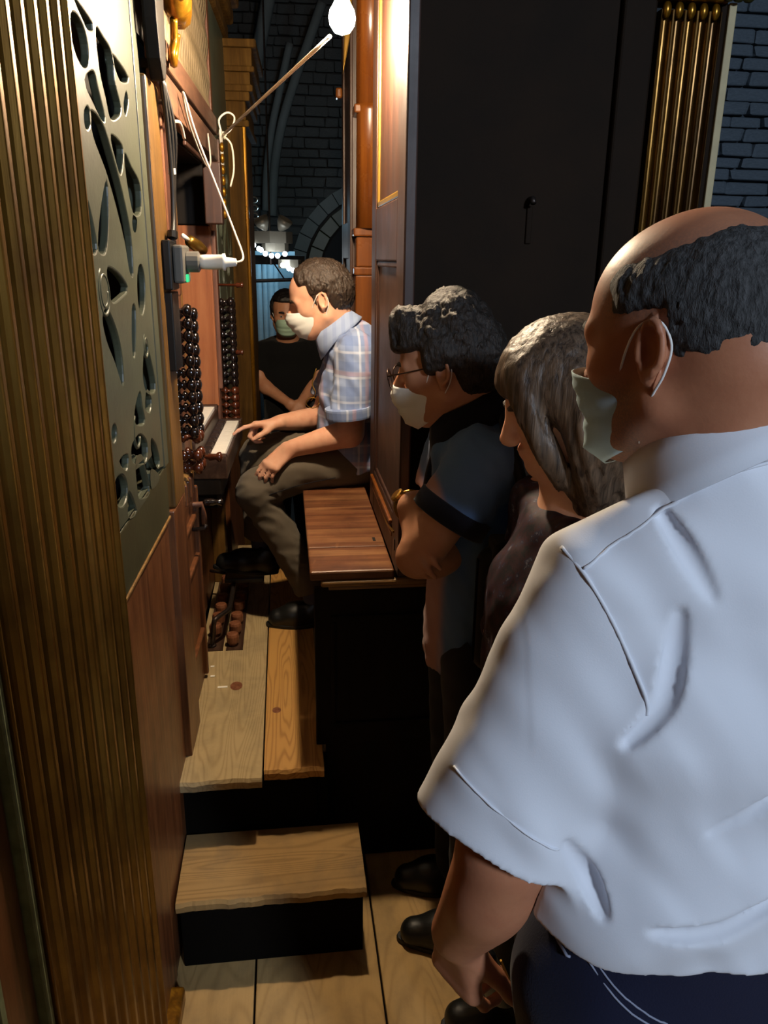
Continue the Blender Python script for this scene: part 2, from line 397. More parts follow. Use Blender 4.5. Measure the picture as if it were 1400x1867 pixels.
band('lower_band', -.06, 7.0, 1.705, 1.775, .10, 8, M['steel'], ch)
band('bottom_band', .06, 7.0, 1.575, 1.645, .085, 8, M['steel'], ch)
MB().tube([(-.10, 7.0, 1.6), (-.10, 7.0, 6.6)], .008, 6).build('hanging_rod', M['iron'], ch)
for x, y, z in ((-.235, 6.86, 1.755), (-.175, 6.84, 1.72), (-.14, 6.83, 1.69), (-.09, 6.83, 1.675), (-.04, 6.83, 1.675), (.02, 6.84, 1.69), (-.20, 7.12, 1.73), (0.0, 6.88, 1.60), (.05, 6.88, 1.575), (.085, 6.88, 1.56)):
    MB().ball((x, y, z), .021, 10, 6).build('bulb', M['cool_bulb'], ch, smooth=True)
for x, tx in ((-.13, -.5), (-.02, .6)):
    MB().lathe([(.012, 0), (.03, .02), (.055, .06), (.066, .11), (.060, .11), (.045, .06), (.01, .03)], (x, 7.0, 1.875), (tx, -.35, 1), 14).build('reflector_bowl', M['steel'], ch, smooth=True)
point_light('chandelier_light', (-.05, 6.75, 1.62), 4, (.82, .93, 1.0), .12)
point_light('pillar_spot_light', (.0, 7.75, 2.0), 14, (.45, .78, 1.0), .10)

# ------------------------------------------------------------------ organ case, left
organ = thing('organ_case', 'tall carved and gilded organ case filling the left side, with keyboards and stop knobs', 'organ', W(0, 0, 0))
def fpart(name, mat, *b, bevel=.003, parent=None):
    mb = MB()
    for q in b: mb.fbox(*q)
    return mb.build(name, M[mat], parent or organ, bevel=bevel)
# near fluted pilaster: flutes between flat fillets
def fluted(name, s0, s1, n, depth, z0, z1, count, mat, parent, fillet=.22, back=.10):
    P = [(s0, n)]; w = (s1-s0)/count
    for i in range(count):
        a = s0+i*w
        P += [(a+w*fillet/2, n)]
        for k in range(1, 8):
            t = k/8; P.append((a+w*fillet/2+w*(1-fillet)*t, n-depth*sqrt(max(0, 1-(2*t-1)**2))))
        P += [(a+w*(1-fillet/2), n)]
    P += [(s1, n), (s1, n-back), (s0, n-back)]
    return MB().prism([W(s, q, z0) for s, q in reversed(P)], (0, 0, z1-z0)).build(name, M[mat], parent, bevel=.0018)
fluted('fluted_pilaster', -.632, -.117, .02, .011, .075, 2.7, 10, 'gilt', organ)
for a, b, n1, z1 in ((-.632, .03, .030, .045), (-.632, -.10, .030, .060), (-.632, -.105, .026, .075)):
    fpart('pilaster_base', 'gilt2', (a, b, -.06, n1, .0, z1), bevel=.008)
fpart('pilaster_edge', 'green_edge', (-.648, -.634, -.08, .016, .0, 2.7), bevel=.003)
fpart('side_panel', 'walnut', (-.735, -.649, -.1, .004, 0, 2.7))
fpart('pilaster_edge', 'green_edge', (-.752, -.736, -.08, .012, .0, 2.7), bevel=.003)
fpart('side_panel', 'walnut', (-1.3, -.753, -.1, .004, 0, 2.7))
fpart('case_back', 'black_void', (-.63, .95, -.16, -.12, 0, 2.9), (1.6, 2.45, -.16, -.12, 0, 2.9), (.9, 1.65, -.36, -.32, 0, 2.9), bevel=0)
# pierced tracery panel
TRACERY=[
[(-0.037,1.990),(-0.011,1.999),(0.024,1.991),(0.038,1.969),(0.025,1.948),(-0.001,1.941),(-0.029,1.949),(-0.042,1.965)],
[(0.002,2.021),(0.080,2.013),(0.050,2.003),(0.021,2.012)],
[(0.117,2.007),(0.158,2.005),(0.199,1.999),(0.211,1.981),(0.214,1.951),(0.240,1.923),(0.214,1.906),(0.161,1.896),(0.140,1.923),(0.117,1.956)],
[(0.226,1.996),(0.329,1.986),(0.266,1.972)],
[(0.013,1.916),(0.064,1.937),(0.082,1.918),(0.107,1.885),(0.088,1.882),(0.046,1.898)],
[(0.011,1.866),(0.005,1.858),(-0.005,1.852),(-0.014,1.851),(-0.019,1.854),(-0.019,1.861),(-0.014,1.869),(-0.004,1.875),(0.005,1.877),(0.011,1.873)],
[(0.036,1.867),(0.100,1.859),(0.147,1.820),(0.198,1.765),(0.233,1.701),(0.227,1.639),(0.203,1.644),(0.184,1.693),(0.146,1.746),(0.097,1.797),(0.039,1.838)],
[(0.156,1.856),(0.227,1.851),(0.224,1.829),(0.200,1.807),(0.177,1.824)],
[(0.258,1.836),(0.301,1.820),(0.363,1.797),(0.355,1.752),(0.289,1.747),(0.258,1.796)],
[(0.080,1.772),(0.071,1.724),(0.042,1.677),(0.015,1.668),(-0.003,1.678),(0.028,1.724)],
[(-0.052,1.733),(-0.034,1.705),(-0.026,1.673),(-0.054,1.673)],
[(0.046,1.635),(0.112,1.625),(0.164,1.603),(0.126,1.593),(0.057,1.587),(0.042,1.610)],
[(0.338,1.593),(0.325,1.567),(0.303,1.552),(0.283,1.554),(0.271,1.570),(0.271,1.595),(0.283,1.620),(0.304,1.635),(0.325,1.635),(0.338,1.619)],
[(0.287,1.742),(0.316,1.728),(0.294,1.701),(0.267,1.704),(0.263,1.726)],
[(0.013,1.565),(0.058,1.526),(0.076,1.485),(0.068,1.442),(0.031,1.487),(-0.006,1.523),(-0.019,1.555)],
[(0.202,1.556),(0.227,1.554),(0.199,1.485),(0.179,1.487)],
[(0.309,1.953),(0.317,1.942),(0.288,1.918),(0.283,1.930)],
[(0.301,1.479),(0.344,1.437),(0.362,1.385),(0.288,1.392),(0.259,1.425)],
[(0.205,1.395),(0.215,1.366),(0.223,1.338),(0.158,1.350),(0.155,1.370)],
[(0.278,1.387),(0.310,1.365),(0.291,1.348),(0.256,1.362)],
[(-0.011,1.363),(-0.016,1.357),(-0.024,1.354),(-0.032,1.356),(-0.036,1.361),(-0.036,1.368),(-0.031,1.374),(-0.023,1.377),(-0.015,1.375),(-0.011,1.370)],
[(0.176,1.315),(0.225,1.288),(0.210,1.261),(0.131,1.277),(0.100,1.293),(0.111,1.312)],
[(0.284,1.281),(0.323,1.261),(0.348,1.223),(0.323,1.219),(0.282,1.256)],
[(0.005,1.308),(0.055,1.304),(0.042,1.286)],
[(0.026,1.247),(0.013,1.236),(-0.011,1.234),(-0.035,1.242),(-0.051,1.256),(-0.053,1.270),(-0.041,1.281),(-0.019,1.283),(0.006,1.277),(0.023,1.263)],
[(0.125,1.271),(0.169,1.272),(0.191,1.243),(0.210,1.193),(0.138,1.205),(0.122,1.219)],
[(0.043,1.235),(0.080,1.193),(0.029,1.201)],
[(0.258,1.220),(0.320,1.190),(0.251,1.192)],
]

def pierced(name, outer, holes, mat, parent, thick, n, bev=.003):
    cu = bpy.data.curves.new(name, 'CURVE'); cu.dimensions = '2D'; cu.fill_mode = 'BOTH'; cu.extrude = thick/2; cu.bevel_depth = bev; cu.bevel_resolution = 1; cu.offset = -bev*2
    def ring(pts):
        s = cu.splines.new('POLY'); s.points.add(len(pts)-1); s.use_cyclic_u = True
        for q, p in zip(s.points, pts): q.co = (p[0], p[1], 0, 1)
    ring(outer)
    for h in holes:
        cx_ = sum(a for a, b in h)/len(h); cz_ = sum(b for a, b in h)/len(h); h = [(cx_+(a-cx_)*1.12, cz_+(b-cz_)*1.08) for a, b in h]
        ring([(p.x, p.y) for p in spline([(a, b, 0) for a, b in h], 4, True)])
    tmp = bpy.data.objects.new('tmp', cu); col.objects.link(tmp); dg = bpy.context.evaluated_depsgraph_get()
    me = bpy.data.meshes.new_from_object(tmp.evaluated_get(dg)); bpy.data.objects.remove(tmp)
    v = [W(p.co.x, n-thick/2+p.co.z, p.co.y) for p in me.vertices]; f = [tuple(p.vertices) for p in me.polygons]
    return mesh_obj(name, v, f, M[mat], parent)
carved = pierced('carved_panel', [(-.118, 1.192), (.40, 1.192), (.40, 2.45), (-.118, 2.45)], TRACERY, 'olive', organ, .008, .0)
for s, z, r0, turns in ((.0, 1.60, .040, 1.7), (.305, 1.480, .026, 1.3), (.16, 1.325, .040, .6)):
    pts = [W(s+r0*(1-.6*t/turns*.9)*cos(2*pi*t+2), .001, z+r0*1.05*(1-.6*t/turns*.9)*sin(2*pi*t+2)) for t in np.linspace(0, turns, int(22*turns))]
    MB().tube(pts, .0035, 6).build('scroll', M['olive'], carved, smooth=True)
fpart('frame_rail', 'olive_dark', (-.118, .43, -.05, .002, 1.066, 1.190))
fpart('worn_edge', 'bench_edge', (-.118, .43, -.02, .0045, 1.060, 1.066), bevel=.001)
fpart('frame_stile', 'olive', (.402, .455, -.04, .004, 1.19, 2.3))
fpart('frame_stile', 'stile', (.457, .600, -.05, .014, 1.075, 2.02), bevel=.006)
fpart('lower_stile', 'walnut', (.434, .600, -.05, .012, .20, 1.074))
for i, (a, b) in enumerate(((-.118, .10), (.102, .30), (.302, .432))):
    fpart('case_board', 'walnut', (a, b, -.05, 0-.002*i, .0, 1.058))
fpart('case_board', 'walnut', (.60, .86, -.05, -.006, .385, 1.02))
fpart('case_board', 'walnut', (.434, .60, -.06, -.003, .0, .20))
for z0, z1 in ((.80, .815), (.93, .945), (.55, .565)):
    fpart('panel_bead', 'walnut', (.60, .855, -.01, .006, z0, z1), bevel=.004)
fpart('panel_bead', 'walnut', (.84, .86, -.01, .008, .40, 1.02), bevel=.004)
# kneehole under the keyboards, with carved ledge
fpart('kneehole_panel', 'walnut', (.86, 1.30, -.14, -.10, .385, 1.0))
fpart('kneehole_panel', 'walnut', (1.302, 1.78, -.10, -.06, .385, 1.0))
fpart('kneehole_post', 'stile', (1.62, 1.70, -.06, -.01, .385, 1.05))
fpart('carved_ledge', 'bench_edge', (.62, .80, -.03, .006, 1.025, 1.085), bevel=.012)
for k in range(4): fpart('carved_notch', 'walnut', (.64+.04*k, .652+.04*k, .0, .012, 1.02, 1.08), bevel=.004)
# near jamb with stop knobs
fpart('knob_board', 'jamb', (.602, .92, -.08, -.012, 1.09, 1.99))
fpart('jamb_moulding', 'jamb', (.615, .645, -.02, .004, 1.60, 1.99), (.70, .72, -.02, .0, 1.60, 1.99), bevel=.004)
fpart('jamb_moulding', 'jamb', (.76, .80, -.02, .008, 1.56, 1.99), bevel=.006)
fpart('jamb_moulding', 'stile', (.905, .93, -.05, -.010, 1.02, 1.99), bevel=.006)
# far jamb: orange board across the recess, then knobs
fpart('key_cheek', 'orange', (1.60, 1.625, -.30, -.002, 1.12, 1.765), bevel=.003)
fpart('key_cheek_upper', 'dark_wood', (1.60, 1.63, -.30, -.01, 1.768, 2.0))
fpart('recess_back', 'dark_wood', (.92, 1.62, -.24, -.20, 1.0, 2.0))
fpart('recess_top', 'dark_wood', (.92, 1.60, -.2, -.02, 1.965, 1.985))
fpart('knob_board', 'jamb', (1.627, 1.80, -.08, .0, 1.0, 2.0))
fpart('jamb_moulding', 'jamb', (1.63, 1.65, -.02, .012, 1.18, 1.75), bevel=.004)
fpart('hanging_box', 'door', (1.44, 1.50, .002, .060, 1.765, 1.958), bevel=.004)
fpart('box_arm', 'door', (.95, 1.44, .012, .022, 1.945, 1.957))
for k in range(7):
    z = 1.80+.035*k; c = W(1.50+.01, .062, z)
    MB().ball(c, (.008, .012, .016), 8, 6).build('gilt_carving', M['gilt2'], organ, smooth=True)
# rails and grille above
rl = fpart('rail', 'walnut_y', (.60, 1.74, -.01, .028, 1.985, 2.058), bevel=.004)
fpart('rail_groove', 'black_void', (.60, 1.74, -.02, .004, 2.058, 2.076), bevel=0)
fpart('rail', 'walnut_y', (.60, 1.74, -.01, .026, 2.076, 2.135), bevel=.004)
fpart('rail_end', 'walnut_y', (1.70, 1.745, .0, .034, 1.93, 2.06), bevel=.004)
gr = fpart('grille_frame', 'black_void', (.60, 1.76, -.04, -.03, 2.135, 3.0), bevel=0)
for i in range(24):
    s = .68+i*.045; pts = []
    for k in range(33):
        z = 2.13+k*.025; pts.append(W(s+.010*sin(k*1.35+i*.4), -.004+.004*cos(k*1.35), z))
    MB().tube(pts, .0125, 6).build('slat', M['grille'], gr, smooth=True)
fpart('grille_stile', 'walnut', (1.755, 1.80, -.03, .008, 2.0, 3.0))
# far half of the front
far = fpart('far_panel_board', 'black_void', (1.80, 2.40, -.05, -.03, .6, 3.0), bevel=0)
farh = [[(2.36-s*1.0 if False else 1.84+(.40-s)*1.05, z) for s, z in h] for h in TRACERY]
pierced('carved_panel', [(1.80, 1.192), (2.40, 1.192), (2.40, 2.6), (1.80, 2.6)], [[(s, z) for s, z in h if True] for h in farh], 'olive', organ, .008, .0)
fpart('far_panel_rail', 'olive_dark', (1.80, 2.40, -.03, .003, 1.0, 1.19))
fpart('case_board', 'walnut', (1.78, 2.40, -.05, .0, .0, 1.0))
fpart('gilded_column', 'gilt_col', (2.40, 2.95, -.06, .070, .0, 2.25), bevel=.006)
fpart('column_edge', 'gilt2', (2.396, 2.43, .066, .083, .0, 2.22), bevel=.005)
for z0, z1, n1, ds in ((2.20, 2.225, .098, .014), (2.225, 2.30, .086, .006), (2.30, 2.335, .105, .02), (2.335, 2.36, .120, .03), (2.36, 2.41, .110, .018), (2.41, 2.43, .130, .034), (2.43, 2.50, .120, .022), (2.50, 2.53, .140, .04)):
    fpart('column_capital', 'gilt_col', (2.40-ds, 2.95, -.06, n1, z0, z1+.002), bevel=.006)
for i, (z0, n1) in enumerate(((2.54, .02), (2.60, .045), (2.66, .07), (2.74, .05), (2.80, .09))):
    fpart('cornice', 'gilt_col', (1.78, 2.46, -.06, n1, z0, z0+.06), bevel=.012)
# keyboards
def keyboard(label, n0, n1, z, s0, s1, nat):
    kb = thing('keyboard', None, None, W((s0+s1)/2, (n0+n1)/2, z-.03)-wloc(organ)); kb.parent = organ; kb['label'] = label
    w = (s1-s0)/nat; L = n1-n0
    src = None
    fpart('key_bed', 'keyframe', (s0-.015, s1+.015, n0-.02, n1-.012, z-.045, z-.016), parent=kb)
    fpart('key_slip', 'keyframe', (s0-.03, s1+.03, n1-.010, n1+.010, z-.075, z-.012), parent=kb, bevel=.004)
    for a in (s0-.032, s1+.002):
        fpart('key_block', 'keyframe', (a, a+.03, n0-.03, n1+.010, z-.075, z+.004), parent=kb, bevel=.004)
    for i in range(nat):
        a = s0+i*w
        mb = MB(); mb.fbox(a+.0008, a+w-.0008, n1-.045, n1, z-.016, z)
        mb.build('natural_key', M['ivory'], kb, bevel=.001)
        MB().fbox(a+.0008, a+w-.0008, n0, n1-.0455, z-.016, z-.0005).build('key_tail', M['ebony'], kb, bevel=.001)
    for i in range(nat-1):
        if i % 7 in (2, 6): continue
        a = s0+(i+1)*w
        P = [W(a-.0055, n1-.046, z), W(a+.0055, n1-.046, z), W(a+.0055, n0, z), W(a-.0055, n0, z), W(a-.0045, n1-.050, z+.010), W(a+.0045, n1-.050, z+.010), W(a+.0045, n0, z+.010), W(a-.0045, n0, z+.010)]
        MB().hexa([P[0], P[1], P[2], P[3], P[4], P[5], P[6], P[7]]).build('sharp_key', M['ebony'], kb)
    return kb
keyboard('lower manual with white fronts and dark key tails', -.035, .067, 1.06, 1.07, 1.635-.02, 26)
keyboard('upper manual set back above the lower one', -.115, -.012, 1.130, .965, 1.53, 26)
fpart('key_table', 'dark_wood', (1.04, 1.66, -.10, .055, .93, 1.012), bevel=.005)
fpart('key_table', 'black_void', (1.10, 1.55, -.10, .035, .87, .928))
fpart('upper_key_rail', 'keyframe', (.94, 1.58, -.05, -.036, 1.064, 1.09))
# stop knobs: turned, standing out of the boards
kprof = [(.006, 0), (.006, .008), (.013, .012), (.015, .017), (.010, .022), (.006, .027), (.006, .036), (.010, .040), (.0165, .046), (.018, .053), (.014, .060), (.004, .063)]
ksrc = MB().lathe(kprof, (0, 0, 0), FN, 12).build('stop_knob', M['knob'], organ, smooth=True, origin=(0, 0, 0))
kred = MB().lathe(kprof, (0, 0, 0), FN, 12).build('stop_knob', M['knob_red'], organ, smooth=True, origin=(0, 0, 0))
ksrc.location = W(.66, -.012, 1.53)-wloc(organ)
kred.location = W(.69, -.012, 1.200)-wloc(organ)
for i in range(11):
    for c in range(2):
        if i == c == 0: continue
        place(ksrc, 'stop_knob', W((.66, .765)[c], -.012, 1.53-.031*i-.015*c), organ)
for s, z in ((.75, 1.192), (.69, 1.150), (.75, 1.145), (.69, 1.115), (.76, 1.110)): place(kred, 'stop_knob', W(s, -.012, z), organ)
for i in range(11):
    for c in range(2): place(ksrc, 'stop_knob', W((1.68, 1.75)[c], 0, 1.50-.03*i-.013*c), organ)
for i in range(5):
    for c in range(2): place(kred, 'stop_knob', W((1.68, 1.75)[c], .0, 1.165-.028*i-.012*c), organ)
for s, z, L in ((1.70, 1.56, .10), (1.70, 1.31, .09)):
    MB().lathe([(.005, 0), (.005, L-.03), (.011, L-.025), (.008, L-.01), (.012, L-.004), (.003, L)], W(s, 0, z), FN, 10).build('pulled_stop_knob', M['knob_red'], organ, smooth=True)
MB().lathe([(.005, 0), (.006, .055), (.011, .06), (.008, .078), (.014, .084), (.015, .092), (.004, .097)], W(.80, -.005, 1.118), FN, 10).build('pulled_stop_knob', M['knob_red'], organ, smooth=True)
MB().tube([W(.84, -.1, .96), W(.84, .02, .965), W(.85, .022, .93), W(.85, .022, .90)], .009, 8).build('crank_handle', M['jamb'], organ, smooth=True)
MB().lathe([(.007, 0), (.011, .008), (.011, .03), (.007, .04), (.012, .055), (.004, .06)], W(.86, .02, .965), FN, 10).build('crank_grip', M['knob'], organ, smooth=True)
MB().tube([W(.80, -.01, .90), W(.80, .03, .905), W(.80, .034, .915)], .006, 8).build('door_pull', M['iron'], organ, smooth=True)
# black curved wing and gilded ornament at the top
wing = [(.45, 2.45), (.455, 2.12), (.47, 2.05), (.50, 2.012), (.53, 2.02), (.545, 2.07), (.56, 2.18), (.58, 2.45)]
MB().prism([W(s, .016, z) for s, z in wing], FN*.03).build('black_wing', M['dark_wood'], organ, bevel=.006)
og = MB()
og.tube([W(.60, .04, 2.30), W(.62, .055, 2.24), W(.66, .06, 2.20), W(.71, .055, 2.19), W(.74, .045, 2.22)], [.02, .03, .034, .03, .015], 10)
og.build('gilded_ornament', M['gilt2'], organ, smooth=True)
for k in range(6):
    a = k*.7; MB().ball(W(.66+.05*cos(a), .075, 2.22+.03*sin(a)), (.012, .012, .018), 8, 6).build('gilded_bud', M['gilt2'], organ, smooth=True)
MB().tube(spline([W(.66, .05, 2.17), W(.68, .045, 2.13), W(.665, .04, 2.10), (W(.69, .04, 2.085)), W(.71, .04, 2.11), W(.70, .05, 2.15)], 5), .009, 7).build('gilded_scroll', M['gilt2'], organ, smooth=True)

# ------------------------------------------------------------------ cables, plug, cord, lamp
so = thing('power_socket', 'grey multi socket with a white plug and green light on the organ', 'socket', W(.56, .014, 1.60))
MB().fbox(.50, .60, .014, .034, 1.585, 1.695).build('socket_back', M['black_plastic'], so, bevel=.004)
MB().fbox(.52, .63, .034, .058, 1.60, 1.685).build('socket_body', M['grey_plastic'], so, bevel=.006)
MB().fbox(.545, .575, .058, .062, 1.602, 1.620).build('switch', M['green_led'], so, bevel=.002)
MB().lathe([(.020, 0), (.024, .004), (.024, .03), (.017, .034)], W(.575, .056, 1.648), FN, 14).build('plug_face', M['grey_plastic'], so, smooth=False)
MB().lathe([(.016, 0), (.017, .012), (.0175, .052), (.020, .054), (.020, .060), (.012, .062), (.009, .085), (.004, .087)], W(.575, .088, 1.648), FN, 14).build('plug', M['white_plastic'], so, smooth=True)
MB().fbox(.505, .60, .010, .03, 1.40, 1.58).build('cable_duct', M['black_plastic'], so, bevel=.003)
cw = MB().tube(spline([W(.575, .172, 1.648), W(.64, .185, 1.66), W(.72, .16, 1.72), W(.76, .12, 1.82), W(.79, .07, 1.95), W(.80, .045, 2.04), W(.82, .04, 2.035), W(.95, .035, 1.99), W(1.20, .04, 1.925), W(1.30, .045, 1.94), W(1.36, .035, 2.03)], 8), .0028, 8).build('lamp_cable', M['cable_w'], smooth=True)
setp(cw, 'thin grey-white cable rising in a loop from the white plug', 'cable')
cb = thing('cable_bundle', 'black cables hanging beside the socket on the organ', 'cable', W(.63, .02, 1.65))
for k in range(3):
    MB().tube(spline([W(.56+.012*k, .030, 2.03), W(.60+.01*k, .03+.006*k, 1.93), W(.615+.012*k, .03, 1.82), W(.605+.008*k, .028, 1.74), W(.56+.012*k, .03, 1.69)], 6), .0055, 7).build('cable', M['cable_b'], cb, smooth=True)
MB().tube([W(.62, .03, 1.855), W(.622, .03, 1.842)], .009, 8).build('connector', M['white_plastic'], cb)
MB().tube([W(.57, .03, 1.715), W(.565, .03, 1.70)], .012, 8).build('connector', M['black_plastic'], cb)
gc = MB().tube(spline([W(.60, .02, 1.995), W(.68, .02, 1.965), W(.78, .032, 1.975), W(.86, .03, 1.95)], 6), .004, 7).build('wall_cable', M['cable_w'], smooth=True)
setp(gc, 'short grey cable sagging under the rail of the organ', 'cable')
rd = thing('reading_lamp', 'small brass tube lamp reaching into the keyboard recess', 'lamp', W(.93, .0, 1.70))
MB().tube([W(.93, .0, 1.715), W(.955, .01, 1.705)], .006, 10).build('arm', M['white_plastic'], rd, smooth=True)
MB().lathe([(.008, 0), (.016, .01), (.018, .05), (.014, .09), (.004, .092)], W(.955, .01, 1.705), (FT*.9+FN*.35-Vector((0, 0, .32))), 12).build('tube', M['brass'], rd, smooth=True)

cord_a, cord_b = W(1.73, .045, 2.075), Vector((.122, 2.06, 2.150))
ct = thing('stretched_cord', 'white cord stretched from the organ rail up to the bulb', 'cord', cord_a)
MB().tube([cord_a.lerp(cord_b, t) for t in np.linspace(0, 1, 12)], .0048, 8).build('cord', M['rope'], ct, smooth=True)
kn = [cord_a+Vector((.012*cos(k*1.9), .012*sin(k*2.3), .010*sin(k*1.3))) for k in range(14)]
MB().tube(spline(kn, 4), .0045, 7).build('knot', M['rope'], ct, smooth=True)
MB().tube(spline([cord_a, cord_a+Vector((-.01, .0, .05)), cord_a+Vector((.02, .0, .075)), cord_a+Vector((.045, .0, .06)), cord_a+Vector((.03, 0, .02)), cord_a], 6), .0035, 7).build('loop', M['rope'], ct, smooth=True)
MB().tube(spline([cord_a, cord_a+Vector((.03, 0, -.03)), cord_a+Vector((.035, 0, -.11)), cord_a+Vector((.02, 0, -.17))], 6), .0035, 7).build('tail', M['rope'], ct, smooth=True)
for k in range(3):
    MB().tube([W(1.705+.012*k, .04, 2.09), W(1.705+.012*k, .042, 1.975)], .005, 7).build('wrap', M['rope'], ct, smooth=True)

bl = thing('bare_bulb', 'glowing bare bulb hanging above the bench beside the dark case', 'lamp', LAMP-Vector((0, 0, .04)))
MB().lathe([(.004, -.034), (.018, -.029), (.028, -.015), (.031, .0), (.028, .015), (.020, .028), (.014, .04)], LAMP, (0, 0, 1), 16).build('glass', M['bulb'], bl, smooth=True)
MB().lathe([(.015, .04), (.016, .06), (.019, .062), (.019, .10), (.008, .115)], LAMP, (0, 0, 1), 14).build('lamp_holder', M['black_plastic'], bl, smooth=True)
MB().tube([LAMP+Vector((0, 0, .11)), LAMP+Vector((0, 0, .25)), LAMP+Vector((.11, .05, .27))], .004, 7).build('flex', M['cable_b'], bl, smooth=True)

# ------------------------------------------------------------------ dark case behind the bench, right
case = thing('back_case', 'tall dark case behind the bench with polished door and gilded fluted corner', 'case', (.55, 2.2, 0))
def bpart(name, mat, *b, bevel=.003, parent=None):
    mb = MB()
    for q in b: mb.box(q[:3], q[3:])
    return mb.build(name, M[mat], parent or case, bevel=bevel)
bpart('side_wall', 'dark_case', (.284, 1.95, 0, .775, 1.98, 4.2))
bpart('corner_post', 'dark_case', (.776, 1.93, 0, .855, 1.98, 4.2), bevel=.006)
MB().tube([(.592, 1.948, 1.800), (.592, 1.925, 1.800), (.592, 1.918, 1.79)], .007, 8).build('wall_hook', M['iron'], case, smooth=True)
MB().box((.586, 1.944, 1.70), (.600, 1.950, 1.785)).build('hook_plate', M['dark_case'], case, bevel=.002)
# gilded fluted pilaster facing the viewer
P = [(.862, 0.)]; w = (1.008-.862)/5
for i in range(5):
    a = .862+i*w; P.append((a+w*.09, 0))
    for k in range(1, 8):
        t = k/8; P.append((a+w*.09+w*.82*t, .017*sqrt(max(0, 1-(2*t-1)**2))))
    P.append((a+w*.91, 0))
P += [(1.008, 0), (1.008, .06), (.862, .06)]
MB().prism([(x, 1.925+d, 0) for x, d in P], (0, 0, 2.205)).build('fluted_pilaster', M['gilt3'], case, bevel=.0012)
for i in range(5):
    MB().ball((.862+w*(i+.5), 1.932, 2.205), (.011, .010, .018), 10, 8).build('flute_cap', M['gilt2'], case, smooth=True)
bpart('capital', 'gilt2', (.85, 1.915, 2.222, 1.02, 1.99, 2.25), bevel=.006)
bpart('capital', 'gilt2', (.84, 1.90, 2.25, 1.04, 1.99, 2.32), bevel=.012)
for k in range(5):
    MB().ball((1.012+.012*k, 1.915, 2.235+.012*(k % 2)), (.016, .012, .014), 8, 6).build('leaf_carving', M['foliage'], case, smooth=True)
bpart('side_return', 'dark_case', (1.009, 1.935, 0, 1.024, 2.4, 2.25))
bpart('batten', 'cream', (1.026, 1.93, .0, 1.044, 1.945, 2.225), bevel=.002)
# polished door panel beside the bench
dr = bpart('door', 'door', (.272, 1.80, .905, .284, 2.43, 2.75))
for y0, y1 in ((1.778, 1.895), (2.33, 2.432)): bpart('door_stile', 'door', (.264, y0, .905, .290, y1, 2.75), parent=dr, bevel=.004)
for z0, z1 in ((.905, 1.035), (1.655, 1.795)): bpart('door_rail', 'door', (.2645, 1.895, z0, .288, 2.33, z1), parent=dr, bevel=.004)
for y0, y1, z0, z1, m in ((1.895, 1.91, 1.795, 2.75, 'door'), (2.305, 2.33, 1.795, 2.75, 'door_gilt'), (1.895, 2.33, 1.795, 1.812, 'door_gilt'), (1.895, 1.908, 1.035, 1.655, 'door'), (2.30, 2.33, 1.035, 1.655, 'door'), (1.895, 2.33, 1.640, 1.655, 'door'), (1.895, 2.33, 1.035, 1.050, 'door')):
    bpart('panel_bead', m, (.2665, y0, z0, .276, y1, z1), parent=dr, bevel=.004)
for k in range(3):
    bpart('base_moulding', 'amber', (.256+.003*k, 1.90, 1.005-.018*k, .268, 2.36, 1.016-.018*k), parent=dr, bevel=.004)
bpart('lock_plate', 'black_plastic', (.262, 1.835, .955, .266, 1.853, .985), parent=dr, bevel=.001)
MB().tube([(.262, 1.85, 1.00), (.258, 1.95, .99), (.262, 2.05, .985)], .003, 6).build('wire', M['brass'], dr)
# recess behind the player, then the amber column and the far door
bpart('recess_wall', 'door', (.47, 1.98, 0, .50, 3.11, 3.0))
bpart('recess_side', 'door', (.29, 2.42, .905, .47, 2.43, 3.0))
for z0, z1, dx in ((0, 1.60, 0), (1.60, 1.63, .006), (1.63, 1.74, -.003), (1.74, 1.77, .008), (2.16, 2.19, .006)):
    bpart('column_block', 'amber', (.275-dx, 3.10-dx, z0, .40, 3.2, z1), bevel=.006)
MB().lathe([(.052, 0), (.050, .40), (.052, .42)], (.33, 3.125, 1.77), (0, 0, 1), 20).build('amber_column', M['amber'], case, smooth=True)
MB().lathe([(.052, 0), (.050, .70)], (.33, 3.125, 2.19), (0, 0, 1), 20).build('amber_column', M['amber'], case, smooth=True)
d2 = bpart('far_door', 'door', (.270, 3.20, .6, .30, 3.62, 3.0))
bpart('far_door_stile', 'door', (.262, 3.20, .6, .272, 3.27, 3.0), (.262, 3.56, .6, .272, 3.63, 3.0), parent=d2)
bpart('far_door_rail', 'door', (.262, 3.27, 1.66, .272, 3.56, 1.80), parent=d2)
bpart('back_side', 'dark_case', (.30, 3.6, 0, 1.0, 3.65, 3.0))
MB().prism([(.236, 3.19, 2.30), (.240, 3.19, 2.40), (.246, 3.19, 2.5), (.253, 3.19, 2.62), (.275, 3.19, 2.62), (.267, 3.19, 2.5), (.262, 3.19, 2.42), (.250, 3.19, 2.36)], (0, .02, 0)).build('highlight_strip', M['door_gilt'], d2, bevel=.004)  # pale gilt strip stands in for the bulb's glare on the door edge
bpart('torn_edge', 'amber', (.235, 3.58, 2.29, .262, 3.63, 2.33), bevel=.008)

